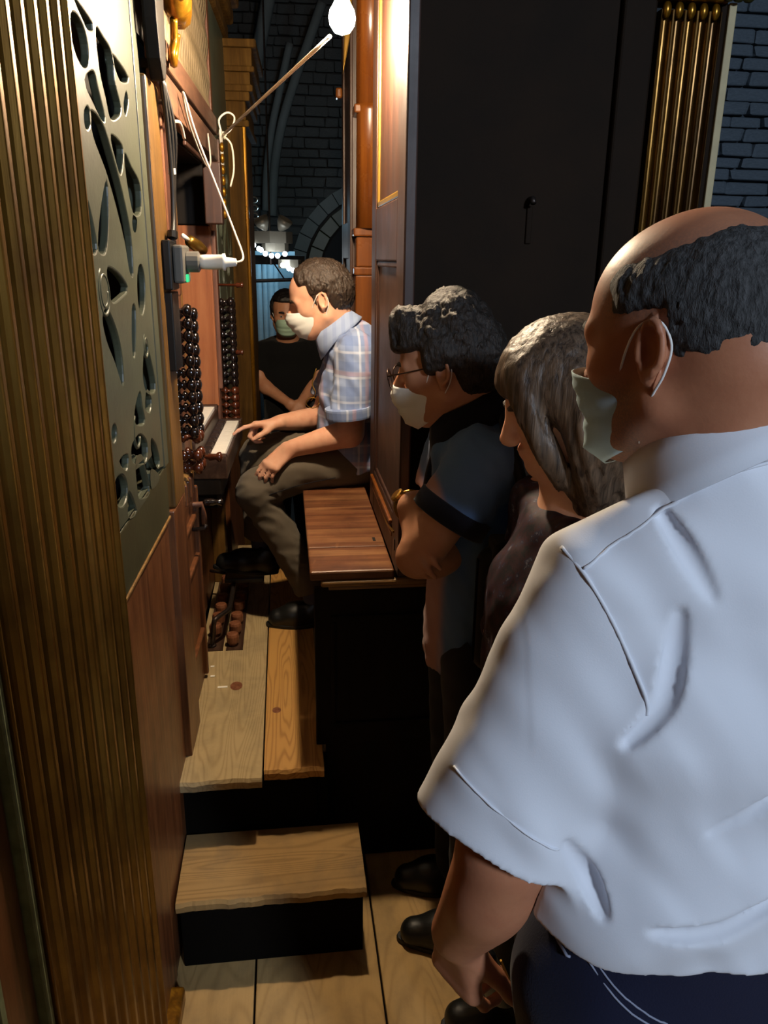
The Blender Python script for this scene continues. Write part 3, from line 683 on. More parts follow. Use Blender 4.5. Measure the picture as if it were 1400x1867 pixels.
# ------------------------------------------------------------------ bench
bench = thing('organ_bench', 'worn reddish brown wooden bench the player sits on', 'bench', (.16, 2.4, .0))
bpart('seat_board', 'bench', (.048, 2.006, .880, .2635, 3.15, .905), parent=bench, bevel=.004)
bpart('seat_end_cleat', 'bench', (.048, 1.832, .879, .2635, 2.0045, .9045), parent=bench, bevel=.005)
bpart('seat_slot', 'black_void', (.232, 2.045, .9045, .240, 2.075, .9055), parent=bench, bevel=0)
bpart('edge_moulding', 'bench_edge', (.075, 1.826, .862, .36, 1.845, .879), parent=bench, bevel=.006)
bpart('edge_moulding', 'bench_edge', (.095, 1.832, .852, .36, 1.846, .861), parent=bench, bevel=.003)
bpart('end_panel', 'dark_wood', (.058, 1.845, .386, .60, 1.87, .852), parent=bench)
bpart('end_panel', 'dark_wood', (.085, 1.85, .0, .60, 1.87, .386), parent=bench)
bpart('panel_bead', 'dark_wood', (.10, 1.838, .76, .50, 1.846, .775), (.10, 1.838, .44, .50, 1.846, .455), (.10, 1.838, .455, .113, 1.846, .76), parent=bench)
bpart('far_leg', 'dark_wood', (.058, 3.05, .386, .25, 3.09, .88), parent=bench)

# ------------------------------------------------------------------ platform, step, pedals
plat = thing('organ_platform', 'raised pine platform in front of the organ, grey and yellow boards', 'platform', (-.1, 2.4, 0))
def ragged(name, mat, x0, x1, y0, y1, z0, z1, parent, amp=.006, axis='y', n=26, seed=1):
    """a board whose front edge (low y) is worn and uneven"""
    r = random.Random(seed); xs = np.linspace(x0, x1, n); v = []; f = []
    off = [amp*(.55*sin(i*.31+seed)+.35*sin(i*.83+2*seed)+.25*r.uniform(-1, 1)) for i in range(n)]
    for i, x in enumerate(xs):
        v += [(x, y1, z0), (x, y1, z1), (x, y0+off[i]+.006, z1-.0005), (x, y0+off[i], z1-.008-abs(off[i])*.5), (x, y0+off[i]*.6+.004, z0)]
    for i in range(n-1):
        a, b = i*5, i*5+5
        f += [(a+k, a+(k+1) % 5, b+(k+1) % 5, b+k) for k in range(5)]
    f += [tuple(range(4, -1, -1)), tuple((n-1)*5+k for k in range(5))]
    return mesh_obj(name, v, f, M[mat], parent)
pa = ragged('plank', 'plank_a', -.31, -.088, 1.716, 3.45, .355, .385, plat, .0035, seed=3)
pb = ragged('plank', 'plank_b', -.083, .074, 1.742, 3.45, .356, .386, plat, .004, seed=8)
MB().box((.076, 1.86, .35), (.30, 3.4, .380)).build('plank', M['plank_a'], plat, bevel=.003)
def knot(parent, x, y, z, rx, ry):
    MB().add([(x+rx*cos(a), y+ry*sin(a), z) for a in np.linspace(0, 2*pi, 19)[:-1]]+[(x, y, z+.0006)], [(i, (i+1) % 18, 18) for i in range(18)]).build('knot', M['pedal'], parent, smooth=True)
knot(pa, -.178, 2.185, .3853, .019, .026); knot(pb, -.052, 2.032, .3863, .013, .016)
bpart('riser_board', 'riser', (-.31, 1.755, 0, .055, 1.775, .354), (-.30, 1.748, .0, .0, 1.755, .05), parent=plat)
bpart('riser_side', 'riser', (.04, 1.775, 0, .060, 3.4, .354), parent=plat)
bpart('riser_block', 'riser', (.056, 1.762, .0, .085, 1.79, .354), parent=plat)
step = thing('wooden_step', 'low step with worn pine tread and black front', 'step', (-.065, 1.62, 0))
ragged('tread', 'tread', -.290, .163, 1.503, 1.738, .180, .208, step, .0042, n=60, seed=5)
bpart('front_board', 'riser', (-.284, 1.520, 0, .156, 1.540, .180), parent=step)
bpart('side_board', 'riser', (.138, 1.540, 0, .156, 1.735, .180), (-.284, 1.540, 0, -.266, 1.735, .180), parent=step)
for i, (u, v, w_, h_) in enumerate(((-.235, 2.175, .030, .010), (-.263, 2.245, .014, .010), (-.268, 2.31, .012, .008))):
    sc = MB().box((u, v, .3857), (u+w_, v+h_, .3872)).build('paper_scrap', M['ivory'], bevel=.0004)
    setp(sc, ('longest pale paper scrap lying before the big knot', 'small pale scrap on the grey board nearest the organ front', 'tiny pale scrap beside the foot of the iron lever')[i], 'scrap', 'scraps on the platform')
ped = thing('pedal_row', 'two rows of round wooden toe pedals set into the platform', 'pedals', (-.225, 2.72, .385))
for x in (-.262, -.195):
    MB().box((x-.031, 2.42, .3855), (x+.026, 3.06, .387)).build('slot_plate', M['keyframe'], ped)
psrc = None
for x, y in ((-.258, 2.976), (-.258, 2.886), (-.259, 2.79), (-.261, 2.705), (-.265, 2.621), (-.268, 2.536), (-.19, 2.958), (-.188, 2.893), (-.193, 2.805), (-.196, 2.729), (-.198, 2.621), (-.2, 2.543), (-.204, 2.458)):
    if psrc is None:
        psrc = MB().lathe([(.014, 0), (.014, .012), (.021, .014), (.022, .036), (.019, .044), (.010, .046)], (x, y, .386), (0, 0, 1), 16).build('pedal', M['pedal'], ped, smooth=False)
    else: place(psrc, 'pedal', (x, y, .386), ped)
lv = thing('iron_lever', 'bent iron pedal lever standing over the wooden toe pedals', 'lever', (-.275, 2.46, .386))
MB().tube(spline([(-.276, 2.455, .386), (-.268, 2.44, .43), (-.260, 2.425, .492), (-.246, 2.445, .502), (-.218, 2.495, .502), (-.213, 2.56, .50), (-.211, 2.82, .50)], 5), .0085, 8).build('bent_bar', M['iron'], lv, smooth=True)
MB().tube([(-.211, 2.815, .50), (-.31, 2.865, .50)], .0065, 8).build('cross_rod', M['iron'], lv, smooth=True)
MB().lathe([(.016, 0), (.016, .005), (.010, .010)], (-.276, 2.455, .386), (0, 0, 1), 12).build('foot_ring', M['iron'], lv, smooth=True)
MB().box((-.245, 2.72, .505), (-.10, 2.80, .522)).build('foot_plate', M['black_plastic'], lv, bevel=.004)

# ------------------------------------------------------------------ people: smooth solids turned into one skin
_lat = np.random.RandomState(3).rand(48, 48, 48).astype(np.float32)*2-1
def vnoise(P, sc, seed=0):
    q = P*np.asarray(sc, np.float32)+np.float32(seed*17.3+100)
    i = np.floor(q).astype(np.int32); f = q-i; f = f*f*(3-2*f); i %= 48; j = (i+1) % 48
    r = 0
    for a in (0, 1):
        for b in (0, 1):
            for c in (0, 1):
                w = (f[:, 0] if a else 1-f[:, 0])*(f[:, 1] if b else 1-f[:, 1])*(f[:, 2] if c else 1-f[:, 2])
                r = r+w*_lat[(j if a else i)[:, 0], (j if b else i)[:, 1], (j if c else i)[:, 2]]
    return r
A3 = lambda p: np.array(p, dtype=np.float32)
class Blob:
    def __init__(s, lo, hi, h):
        s.lo = A3(lo); s.h = h; s.n = np.ceil((A3(hi)-s.lo)/h).astype(int)+1
        s.ax = [(s.lo[i]+h*np.arange(s.n[i])).astype(np.float32) for i in range(3)]
        s.D = np.full(tuple(s.n), .2, np.float32)
    def sub(s, lo, hi):
        a = np.clip(np.floor((lo-s.lo)/s.h).astype(int), 0, s.n-1); b = np.clip(np.ceil((hi-s.lo)/s.h).astype(int)+1, 1, s.n)
        if (b <= a).any(): return None
        return tuple(slice(a[i], b[i]) for i in range(3)), s.ax[0][a[0]:b[0]][:, None, None], s.ax[1][a[1]:b[1]][None, :, None], s.ax[2][a[2]:b[2]][None, None, :]
    def put(s, sl, d, k, op):
        D = s.D[sl]
        if op == 'sub': d = -d
        h = np.maximum(k-np.abs(D-d), 0)/k if k > 0 else 0
        s.D[sl] = (np.minimum(D, d)-h*h*k*.25) if op == 'add' else (np.maximum(D, d)+h*h*k*.25)
    def cone(s, a, b, ra, rb, k=.02, wide=None, cut=None, op='add', pad=.035):
        a, b = A3(a), A3(b); m = max(ra, rb)*(max(1, wide[1]) if wide else 1)+pad
        g = s.sub(np.minimum(a, b)-m, np.maximum(a, b)+m)
        if g is None: return s
        sl, X, Y, Z = g; px, py, pz = X-a[0], Y-a[1], Z-a[2]; ba = b-a
        if wide:
            d = A3(wide[0]); d = d/np.linalg.norm(d); f = 1/wide[1]-1
            q = (px*d[0]+py*d[1]+pz*d[2])*f
            px, py, pz = px+d[0]*q, py+d[1]*q, pz+d[2]*q; ba = ba+d*(ba@d)*f
        t = np.clip((px*ba[0]+py*ba[1]+pz*ba[2])/max(1e-9, float(ba@ba)), 0, 1)
        dd = np.sqrt((px-t*ba[0])**2+(py-t*ba[1])**2+(pz-t*ba[2])**2)-(ra+(rb-ra)*t)
        if cut is not None:
            for c, n in ([cut] if not isinstance(cut, list) else cut):
                c, n = A3(c), A3(n); n = n/np.linalg.norm(n)
                dd = np.maximum(dd, (X-c[0])*n[0]+(Y-c[1])*n[1]+(Z-c[2])*n[2])
        s.put(sl, dd, k, op); return s
    def ball(s, c, r, k=.02, R=None, op='add', pad=.035):
        c = A3(c); r = A3(r if hasattr(r, '__len__') else (r, r, r)); m = r.max()+pad
        g = s.sub(c-m, c+m)
        if g is None: return s
        sl, X, Y, Z = g; p = [X-c[0], Y-c[1], Z-c[2]]
        if R is not None: p = [p[0]*R[0, i]+p[1]*R[1, i]+p[2]*R[2, i] for i in range(3)]
        k0 = np.sqrt((p[0]/r[0])**2+(p[1]/r[1])**2+(p[2]/r[2])**2); k1 = np.sqrt((p[0]/r[0]**2)**2+(p[1]/r[1]**2)**2+(p[2]/r[2]**2)**2)
        s.put(sl, k0*(k0-1)/np.maximum(k1, 1e-6), k, op); return s
    def chain(s, pts, rad, k=.02, **kw):
        if len(pts) > 2:
            q = spline([tuple(float(x) for x in p) for p in pts], 5); rad = [r.x for r in spline([(float(r), 0, 0) for r in rad], 5)]; pts = q
        for i in range(len(pts)-1): s.cone(pts[i], pts[i+1], rad[i], rad[i+1], k if i == 0 else .006, **kw)
        return s
    def plane(s, c, n, keep_k=.004):
        c, n = A3(c), A3(n); n = n/np.linalg.norm(n)
        d = (s.ax[0][:, None, None]-c[0])*n[0]+(s.ax[1][None, :, None]-c[1])*n[1]+(s.ax[2][None, None, :]-c[2])*n[2]
        s.put(tuple(slice(0, q) for q in s.n), d, keep_k, 'max'); return s
    def pts(s, m):
        i = np.nonzero(m); return np.stack([s.ax[k][i[k]] for k in range(3)], 1)
    def hit(s, p, d=(0, 1, 0), n=400, step=.002):
        p, d = A3(p), A3(d)
        for i in range(n):
            q = p+d*(i*step); k = np.round((q-s.lo)/s.h).astype(int)
            if (k >= 0).all() and (k < s.n).all() and s.D[tuple(k)] < 0: return Vector(q-d*.0012)
        return None
    def seam(s, name, mat, parent, xz, y0, r=.0013, d=(0, 1, 0), m=8):
        P = [s.hit((q.x, y0, q.z), d) for q in spline([(x, 0, z) for x, z in xz], m)]
        P = [q for q in P if q is not None]
        if len(P) > 2:
            P = [(P[max(0, i-1)]+P[i]+P[min(len(P)-1, i+1)])/3 for i in range(len(P))]
            MB().tube(P, r, 6).build(name, mat, parent, smooth=True)
    def disp(s, fn, band=.04):
        m = np.abs(s.D) < band; s.D[m] += fn(s.pts(m)).astype(np.float32); return s
    def mesh(s):
        D = s.D; n = D.shape; sg = D < 0
        c = np.zeros((n[0]-1, n[1]-1, n[2]-1), np.int8)
        for a in (0, 1):
            for b in (0, 1):
                for d in (0, 1): c += sg[a:n[0]-1+a, b:n[1]-1+b, d:n[2]-1+d]
        act = (c > 0) & (c < 8); ii = np.stack(np.nonzero(act), 1); idx = np.full(act.shape, -1, np.int64); idx[act] = np.arange(len(ii))
        acc = np.zeros((len(ii), 3)); cnt = np.zeros(len(ii)); cor = [(0, 0, 0), (1, 0, 0), (0, 1, 0), (1, 1, 0), (0, 0, 1), (1, 0, 1), (0, 1, 1), (1, 1, 1)]
        val = [D[ii[:, 0]+q[0], ii[:, 1]+q[1], ii[:, 2]+q[2]] for q in cor]
        for u in range(8):
            for w in range(u+1, 8):
                if sum(abs(cor[u][t]-cor[w][t]) for t in range(3)) != 1: continue
                m = (val[u] < 0) != (val[w] < 0)
                t = val[u][m]/(val[u][m]-val[w][m]); pu, pw = np.array(cor[u]), np.array(cor[w])
                acc[m] += pu+(pw-pu)*t[:, None]; cnt[m] += 1
        V = s.lo+s.h*(ii+acc/cnt[:, None]); Q = []
        for ax in range(3):
            e1, e2 = (ax+1) % 3, (ax+2) % 3
            lo_ = [slice(None)]*3; hi_ = [slice(None)]*3; lo_[ax] = slice(0, n[ax]-1); hi_[ax] = slice(1, n[ax])
            m = sg[tuple(lo_)] != sg[tuple(hi_)]
            k = np.stack(np.nonzero(m), 1); k = k[(k[:, e1] > 0) & (k[:, e2] > 0) & (k[:, e1] < n[e1]-1) & (k[:, e2] < n[e2]-1)]
            flip = sg[k[:, 0], k[:, 1], k[:, 2]]
            def cell(d1, d2):
                q = k.copy(); q[:, e1] -= d1; q[:, e2] -= d2; return idx[q[:, 0], q[:, 1], q[:, 2]]
            f = np.stack([cell(1, 1), cell(0, 1), cell(0, 0), cell(1, 0)], 1)
            f[~flip] = f[~flip][:, ::-1]; Q.append(f)
        return V, np.concatenate(Q)
    def build(s, name, mat, parent, smooth_it=1, attr=None, **k):
        V, Q = s.mesh()
        for _ in range(smooth_it):
            a = np.zeros_like(V); c = np.zeros(len(V))
            for i in range(4):
                for j in ((i+1) % 4, (i+3) % 4):
                    np.add.at(a, Q[:, i], V[Q[:, j]]); np.add.at(c, Q[:, i], 1)
            V = V*.45+(a/np.maximum(c, 1)[:, None])*.55
        o = mesh_obj(name, V, Q, mat, parent, smooth=True, **k)
        if attr is not None:
            at = o.data.attributes.new('tone', 'FLOAT', 'POINT')
            at.data.foreach_set('value', np.clip(attr(V.astype(np.float32)), 0, 1).astype(np.float32))
        return o

def skin(name, c, red, dark=None, rough=.5):
    t = NT(name); g = t.noise(t.coords(), 28, 4, .6)
    col_ = t.mix(t.math('MULTIPLY', t.ramp(g, [(.35, (0, 0, 0, 1)), (.7, (1, 1, 1, 1))]), .35), c, red)
    if dark:
        a = t.n('ShaderNodeAttribute', attribute_name='tone'); s = t.noise(t.coords(), 420, 2, .6)
        s = t.ramp(s, [(.35, (.45, .45, .45, 1)), (.6, (1, 1, 1, 1))])
        col_ = t.mix(t.math('MULTIPLY', a.outputs['Fac'], s), col_, dark)
    t.color(col_); t.bump(t.noise(t.coords(), 190, 3, .6), .10, .002)
    return t.set(rough=rough, sss=.10, spec=.4)
def hair_mat(name, c1, c2, stretch=(1, 1, .12), scale=150, rough=.42, bump=.8):
    t = NT(name); g = t.noise(t.coords(stretch), scale, 4, .65, .4)
    t.color(t.ramp(g, [(.30, c1), (.72, c2)])); t.bump(g, bump, .004)
    return t.set(rough=rough, spec=.45)
def cloth(name, c, c2=None, weave=500, rough=.85, var=.15, bump=.12, sheen=.1):
    t = NT(name); g = t.noise(t.coords(), 11, 4, .6)
    t.color(t.mix(t.math('MULTIPLY', g, var), c, c2 or tuple([x*.5 for x in c[:3]])+(1,)))
    t.bump(t.noise(t.coords(), weave, 2, .5), bump, .0015); return t.set(rough=rough, spec=.2, sheen=sheen)
def plaid(name, base, bands):
    """checked cotton: soft bands along two directions"""
    t = NT(name); v = t.coords(); sp = t.n('ShaderNodeSeparateXYZ'); t.l(v, sp.inputs[0]); c = base
    for axis, per, ph, width, colr, amt in bands:
        u = t.math('FRACT', t.math('ADD', t.math('DIVIDE', sp.outputs[axis], per), ph))
        f = t.ramp(u, [(.0, (0, 0, 0, 1)), (.5-width-.03, (0, 0, 0, 1)), (.5-width, (1, 1, 1, 1)), (.5+width, (1, 1, 1, 1)), (.5+width+.03, (0, 0, 0, 1))])
        c = t.mix(t.math('MULTIPLY', f, amt), c, colr)
    t.color(c); t.bump(t.noise(t.coords(), 450, 2, .5), .12, .0015); return t.set(rough=.85, spec=.2, sheen=.1)
def two_tone(name, c1, c2, weave=450):
    t = NT(name); a = t.n('ShaderNodeAttribute', attribute_name='tone')
    t.color(t.mix(a.outputs['Fac'], c1, c2)); t.bump(t.noise(t.coords(), weave, 2, .5), .15, .0015); return t.set(rough=.85, spec=.2, sheen=.1)

class Head:
    def __init__(s, c, f, scale=1., roll=0, ear=.80, nose=1.):
        s.ear = ear; s.nose = nose
        f = np.array(f, float); f /= np.linalg.norm(f); l = np.cross([0, 0, 1], f); l /= np.linalg.norm(l); u = np.cross(f, l)
        l2 = l*cos(roll)+u*sin(roll); u2 = u*cos(roll)-l*sin(roll)
        s.o = np.array(c, float); s.R = np.stack([f, l2, u2], 1); s.k = scale
    def p(s, x, y, z): return s.o+s.R@(np.array((x, y, z))*s.k)
    def loc(s, P): return ((P-s.o)@s.R)/s.k
    def skull(s, b):
        k = s.k; E = lambda c, r, kk=.02, op='add': b.ball(s.p(*c), tuple(q*k for q in r), kk*k, s.R, op)
        E((-.014, 0, .034), (.096, .076, .086)); E((.030, 0, .022), (.063, .064, .072), .03); E((-.055, 0, .0), (.055, .060, .06), .03)
        return E
    def build(s, b, neck, neck_r=.060, ears=True):
        k = s.k; E = s.skull(b); C = lambda a, c, ra, rb, kk=.012: b.cone(s.p(*a), s.p(*c), ra*k, rb*k, kk*k)
        E((.040, 0, -.040), (.050, .055, .072), .03); E((.036, 0, -.080), (.052, .049, .036), .03); E((.078, 0, -.100), (.018, .020, .016), .025)
        for y in (-1, 1):
            E((.054, .043*y, -.022), (.026, .022, .022), .03)
            C((.086, .012*y, .018), (.076, .046*y, .016), .010, .009, .016)
            E((.101, .032*y, -.001), (.017, .017, .013), .014, 'sub'); E((.076, .032*y, -.001), (.0125, .0135, .0125), .005)
            C((.0855, .021*y, .004), (.081, .046*y, .0035), .0028, .0022, .004)
            E((.106, .011*y, -.040), (.011, .008, .008), .008)
            C((.0, .056*y, -.060), (.060, .030*y, -.098), .022, .018, .03)
            if ears:
                g_ = s.ear; e = lambda x, z, o=0: (x*g_-.008-z*g_*.12, (.0745+o*g_)*y, z*g_-.006)
                ring = [e(.016*cos(t)-.002*(t > 3), .031*sin(t)+.002, .010+.006*(cos(t) < 0)) for t in np.linspace(-.9, 4.9, 16)]
                for i in range(15): b.cone(s.p(*ring[i]), s.p(*ring[i+1]), .0040*k, .0040*k, .003)
                E(e(-.002, .0, .004), (.012*g_, .006, .026*g_), .006); E(e(.003, -.003, .014), (.0075*g_, .006, .013*g_), .004, 'sub')
                E(e(.006, -.031, .005), (.008, .006, .010), .006); E(e(.014, -.004, .001), (.005, .005, .008), .005)
        C((.094, 0, .010), (.096+.024*s.nose, 0, -.030), .008, .0125, .014); E((.096+.023*s.nose, 0, -.034), (.012, .012, .010), .01)
        E((.090, 0, -.060), (.014, .024, .007), .008); E((.089, 0, -.072), (.013, .021, .007), .008)
        b.cone(s.p(-.030, 0, -.045), neck, .058*k, neck_r, .03); b.cone(s.p(.012, 0, -.075), A3(neck)+A3(s.R[:, 0]*.015), .046*k, neck_r*.9, .03)
    def hair(s, name, mat, parent, mask, thick, h, noise_sc=(90, 90, 60), noise_amp=.004, extra=None, pad=.07, big=None):
        """shell over the skull that sinks under the skin where mask(local points) fades out"""
        b = Blob(s.o-.16*s.k-pad, s.o+.16*s.k+pad, h); s.skull(b)
        if extra: extra(b)
        def d(P):
            L = s.loc(P); m = mask(L); o = -(thick*m-.010*(1-m))
            o = o+m*noise_amp*vnoise(L.astype(np.float32), noise_sc)
            if big: o = o+m*big[1]*vnoise(L.astype(np.float32), big[0], 3)
            return o
        b.disp(d, .06)
        return b.build(name, mat, parent)
    def brows(s, mat, parent, w=.0042):
        for y in (-1, 1):
            pts = spline([s.p(.0975, .014*y, .018), s.p(.0955, .028*y, .0225), s.p(.083, .046*y, .018)], 4)
            MB().tube(pts, [w*s.k*(.6+.7*sin(pi*(i+.6)/len(pts))) for i in range(len(pts))], 6).build('eyebrow', mat, parent, smooth=True)
    def eyes(s, parent):
        for y in (-1, 1):
            MB().ball(s.p(.0815, .032*y, -.001), .0092*s.k, 12, 8).build('eye', M['eye'], parent, smooth=True)
            MB().ball(s.p(.0875, .032*y, -.001), .0042*s.k, 10, 6).build('iris', M['iris'], parent, smooth=True)
    def mask(s, mat, parent, drop=0., loops=True, puff=0.):
        """pleated surgical mask with ear loops"""
        nu, nv = 25, 22; v = []; f = []
        for j in range(nv):
            t = j/(nv-1)
            ctr = np.array([np.interp(t, [0, .25, .55, .8, 1], [.1215, .1335+puff, .122+puff, .112, .086]), 0, np.interp(t, [0, .25, .55, .8, 1], [-.012, -.036, -.068, -.098, -.116])])
            side = np.array([np.interp(t, [0, .5, 1], [.040, .026, .020]), 0, np.interp(t, [0, .5, 1], [-.030, -.058, -.086])])
            hw = np.interp(t, [0, .3, .7, 1], [.060, .064, .063, .054])
            for i in range(nu):
                a = -1+2*i/(nu-1); q = abs(a)
                w_ = q**2.1
                p_ = ctr*(1-w_)+side*w_; p_[1] = hw*math.copysign(sin(q*pi/2)**.85, a)
                p_[0] += .0013*(1-q**3)*(1 if int(t*9) % 2 else -1)*(0 if t < .12 or t > .9 else 1)
                p_[2] += drop
                v.append(s.p(*p_))
        for j in range(nv-1):
            for i in range(nu-1): a = j*nu+i; f.append((a, a+nu, a+nu+1, a+1))
        o = mesh_obj('face_mask', v, f, mat, parent, smooth=True)
        sd = o.modifiers.new('solid', 'SOLIDIFY'); sd.thickness = .0014; sd.offset = 1
        if loops:
            for y in (-1, 1):
                MB().tube(spline([s.p(.041, .064*y, -.030+drop), s.p(.024, .073*y, -.006), s.p(.004, .0815*y, .016), s.p(-.015, .079*y, .018), s.p(-.026, .079*y, -.004), s.p(-.018, .079*y, -.030), s.p(.0, .074*y, -.055), s.p(.021, .060*y, -.087+drop)], 6), .0013*s.k, 6).build('ear_loop', M['loop'], o, smooth=True)
        return o
def hand(b, wrist, F, N, side, curl, spread=1.0, size=1.0, thumb=(.35, .55, .2, 30), k=.006):
    """palm and five fingers; F = finger direction, N = the way the palm faces, side = +1/-1 sets the thumb side"""
    F = Vector(F).normalized(); N = Vector(N); N = (N-F*N.dot(F)).normalized(); L = F.cross(N)*side; wv = Vector(wrist)
    z = size; K = []
    for i, (off, ln) in enumerate(((.030, .088), (.010, .092), (-.011, .087), (-.030, .078))):
        kn = wv+F*ln*z+L*off*z*.95*spread-N*.004; K.append(kn)
        b.cone(wv+L*off*z*.55, kn, .0150*z, .0108*z, .014)
    b.cone(K[0], K[3], .010*z, .0095*z, .01); b.cone(wv+L*.012*z+N*.006, wv+F*.05*z+L*.022*z+N*.008, .016*z, .014*z, .012)
    seg = ((.042, .025, .021), (.046, .029, .022), (.042, .027, .021), (.033, .020, .019)); rr = (.0088, .0090, .0085, .0075)
    for i in range(4):
        p_ = K[i]; ang = 0; d0 = (F+L*(.5-i/3)*.16*spread).normalized()
        for j in range(3):
            ang += radians(curl[i][j]); d = d0*cos(ang)+N*sin(ang); q = p_+d*seg[i][j]*z
            b.cone(p_, q, rr[i]*z*(1-.09*j), rr[i]*z*(1-.09*(j+1)), k*.6); p_ = q
    a, bb, c, fl = thumb
    p0 = wv+F*.022*z+L*.024*z+N*.006; d = (F*a*1.6+L*bb+N*c).normalized(); p1 = p0+d*.040*z
    d2 = (d*cos(radians(fl))+F*sin(radians(fl))).normalized(); p2 = p1+d2*.032*z; p3 = p2+(d2*.9+F*.3+N*.15).normalized()*.026*z
    b.cone(p0, p1, .0145*z, .0115*z, .010); b.cone(p1, p2, .0112*z, .0098*z, k); b.cone(p2, p3, .0098*z, .0078*z, k)
def collar(name, mat, parent, c, up, fwd, rx, ry, h, flare, gap=25, drop=.012, point=.03):
    up = Vector(up).normalized(); fwd = Vector(fwd); fwd = (fwd-up*fwd.dot(up)).normalized(); left = up.cross(fwd); c = Vector(c); v = []; f = []
    n = 44
    for i in range(n+1):
        a = radians(gap+(360-2*gap)*i/n); e = fwd*cos(a)*rx+left*sin(a)*ry; u = e.normalized()
        front = max(0, cos(a))**1.5
        rows = [(-.006, 0), (h*.6, -.001), (h, .001), (h*1.03, .005), (h*.6, .012), (h*.1, flare*.8), (-drop-point*front, flare*(1+.5*front))]
        for z, q in rows: v.append(c+e+u*q+up*z)
    m = 7
    for i in range(n):
        for j in range(m-1): a = i*m+j; f.append((a, a+m, a+m+1, a+1))
    o = mesh_obj(name, v, f, mat, parent, smooth=True)
    sd = o.modifiers.new('solid', 'SOLIDIFY'); sd.thickness = .0025; sd.offset = 0
    return o
def shoe(parent, heel, toe, up, mat, w=.047, name='shoe', h=.075):
    heel, toe, up = Vector(heel), Vector(toe), Vector(up).normalized(); d = (toe-heel).normalized(); up = (up-d*up.dot(d)).normalized()
    lo = np.minimum(heel, toe)-.12; hi = np.maximum(heel, toe)+.16; b = Blob(lo, hi, .005); s_ = d.cross(up)
    L = (toe-heel).length
    b.cone(heel+d*.04+up*.035, heel+d*L*.55+up*.034, .040, .044, .02, wide=(s_, 1.0)); b.cone(heel+d*L*.55+up*.030, toe-d*.045+up*.026, .045, .036, .03)
    b.cone(heel+d*.045+up*.04, heel+d*.05+up*h, .042, .040, .02); b.cone(heel+d*.08+up*.05, heel+d*L*.6+up*.045, .035, .025, .03)
    b.plane(heel+up*.004, -up, .006); b.cone(heel+d*.05+up*(h-.005), heel+d*.05+up*.14, .030, .040, .004, op='sub')
    o = b.build(name, mat, parent)
    v = []
    for z in (0, .014):
        for i in range(24):
            a = 2*pi*i/24; x = .5-.5*cos(a); wd = .040+.010*sin(pi*min(1, x*1.1))*(x > .2)
            v.append(heel+d*(x*L)+s_*sin(a)*wd*(1.0)+up*(z-.001))
    mesh_obj('sole', v, [tuple(range(23, -1, -1)), tuple(range(24, 48))]+[(i, (i+1) % 24, 24+(i+1) % 24, 24+i) for i in range(24)], M['sole'], o, bevel=.003)
    return o
M['eye'] = plain('eye_white', hexc('#8f857b'), .2, 0, .1, 20, 0); M['iris'] = plain('dark_iris', hexc('#20140e'), .1, 0, .1, 20, 0)
M['loop'] = plain('white_elastic', hexc('#e6e4e0'), .7, 0, .1, 50, 0)
M['mask_blue'] = plain('pale_blue_mask', hexc('#a9c6d2'), .8, 0, .2, 60, .1, c2=hexc('#8fb0bf'))
M['mask_white'] = plain('white_mask', hexc('#dcdcd8'), .8, 0, .15, 60, .1, c2=hexc('#c2ccd0'))
M['mask_green'] = plain('pale_green_mask', hexc('#a8c4ac'), .8, 0, .2, 60, .1, c2=hexc('#8fb3ad'))
M['sole'] = plain('black_rubber', hexc('#0b0b0b'), .6, 0, .2, 30, 0)
M['leather'] = plain('black_leather', hexc('#121312'), .42, 0, .3, 40, .15)

def sstep(x, a, b):
    t = np.clip((x-a)/(b-a), 0, 1); return t*t*(3-2*t)
def folds(amp, sc, seed=0, amp2=0, sc2=(60, 60, 60)):
    return lambda P: amp*vnoise(P, sc, seed)+(amp2*vnoise(P, sc2, seed+5) if amp2 else 0)
M['skin_a'] = skin('fair_skin', hexc('#d6a488'), hexc('#c07c62')); M['skin_b'] = skin('tanned_skin', hexc('#b98464'), hexc('#9c6048'))
M['skin_d'] = skin('ruddy_skin', hexc('#b57a5a'), hexc('#96563e'), hexc('#6f5a50'))
M['hair_dark'] = hair_mat('dark_brown_hair', hexc('#0f0b09'), hexc('#4a3b30'), (1, 1, .3), 240)
M['hair_wavy'] = hair_mat('wavy_dark_hair', hexc('#080605'), hexc('#33271e'), (1, 1, .4), 200, .6, .9)
M['hair_black'] = hair_mat('black_hair', hexc('#0a0808'), hexc('#1f1a18'), (1, 1, .3), 200)
M['hair_grey'] = hair_mat('greying_cropped_hair', hexc('#161616'), hexc('#4a4a4b'), (1, 1, .35), 260, .8)
M['hair_long'] = hair_mat('long_streaked_brown_hair', hexc('#1a110b'), hexc('#6a5644'), (1.2, 1.2, .06), 120, .45, .5)
M['trouser'] = cloth('grey_brown_chinos', hexc('#635a4d'), hexc('#4a4238'), 500, .85, .4)
M['dark_trouser'] = cloth('black_trousers', hexc('#14141a'), None, 500, .9, .3)
M['denim'] = cloth('dark_blue_denim', hexc('#171a33'), hexc('#0d0f20'), 420, .8, .5, .3)
M['stitch'] = plain('pale_denim_stitch', hexc('#8d93a8'), .8, 0, .2, 60, 0)
M['white_shirt'] = cloth('white_cotton', hexc('#dfe2ea'), hexc('#cdd2de'), 650, .8, .2, .06)
M['black_shirt'] = cloth('black_cotton', hexc('#0c0c0d'), None, 500, .9, .2)
M['sock'] = cloth('blue_grey_sock', hexc('#4c5066'), None, 500, .9, .2)
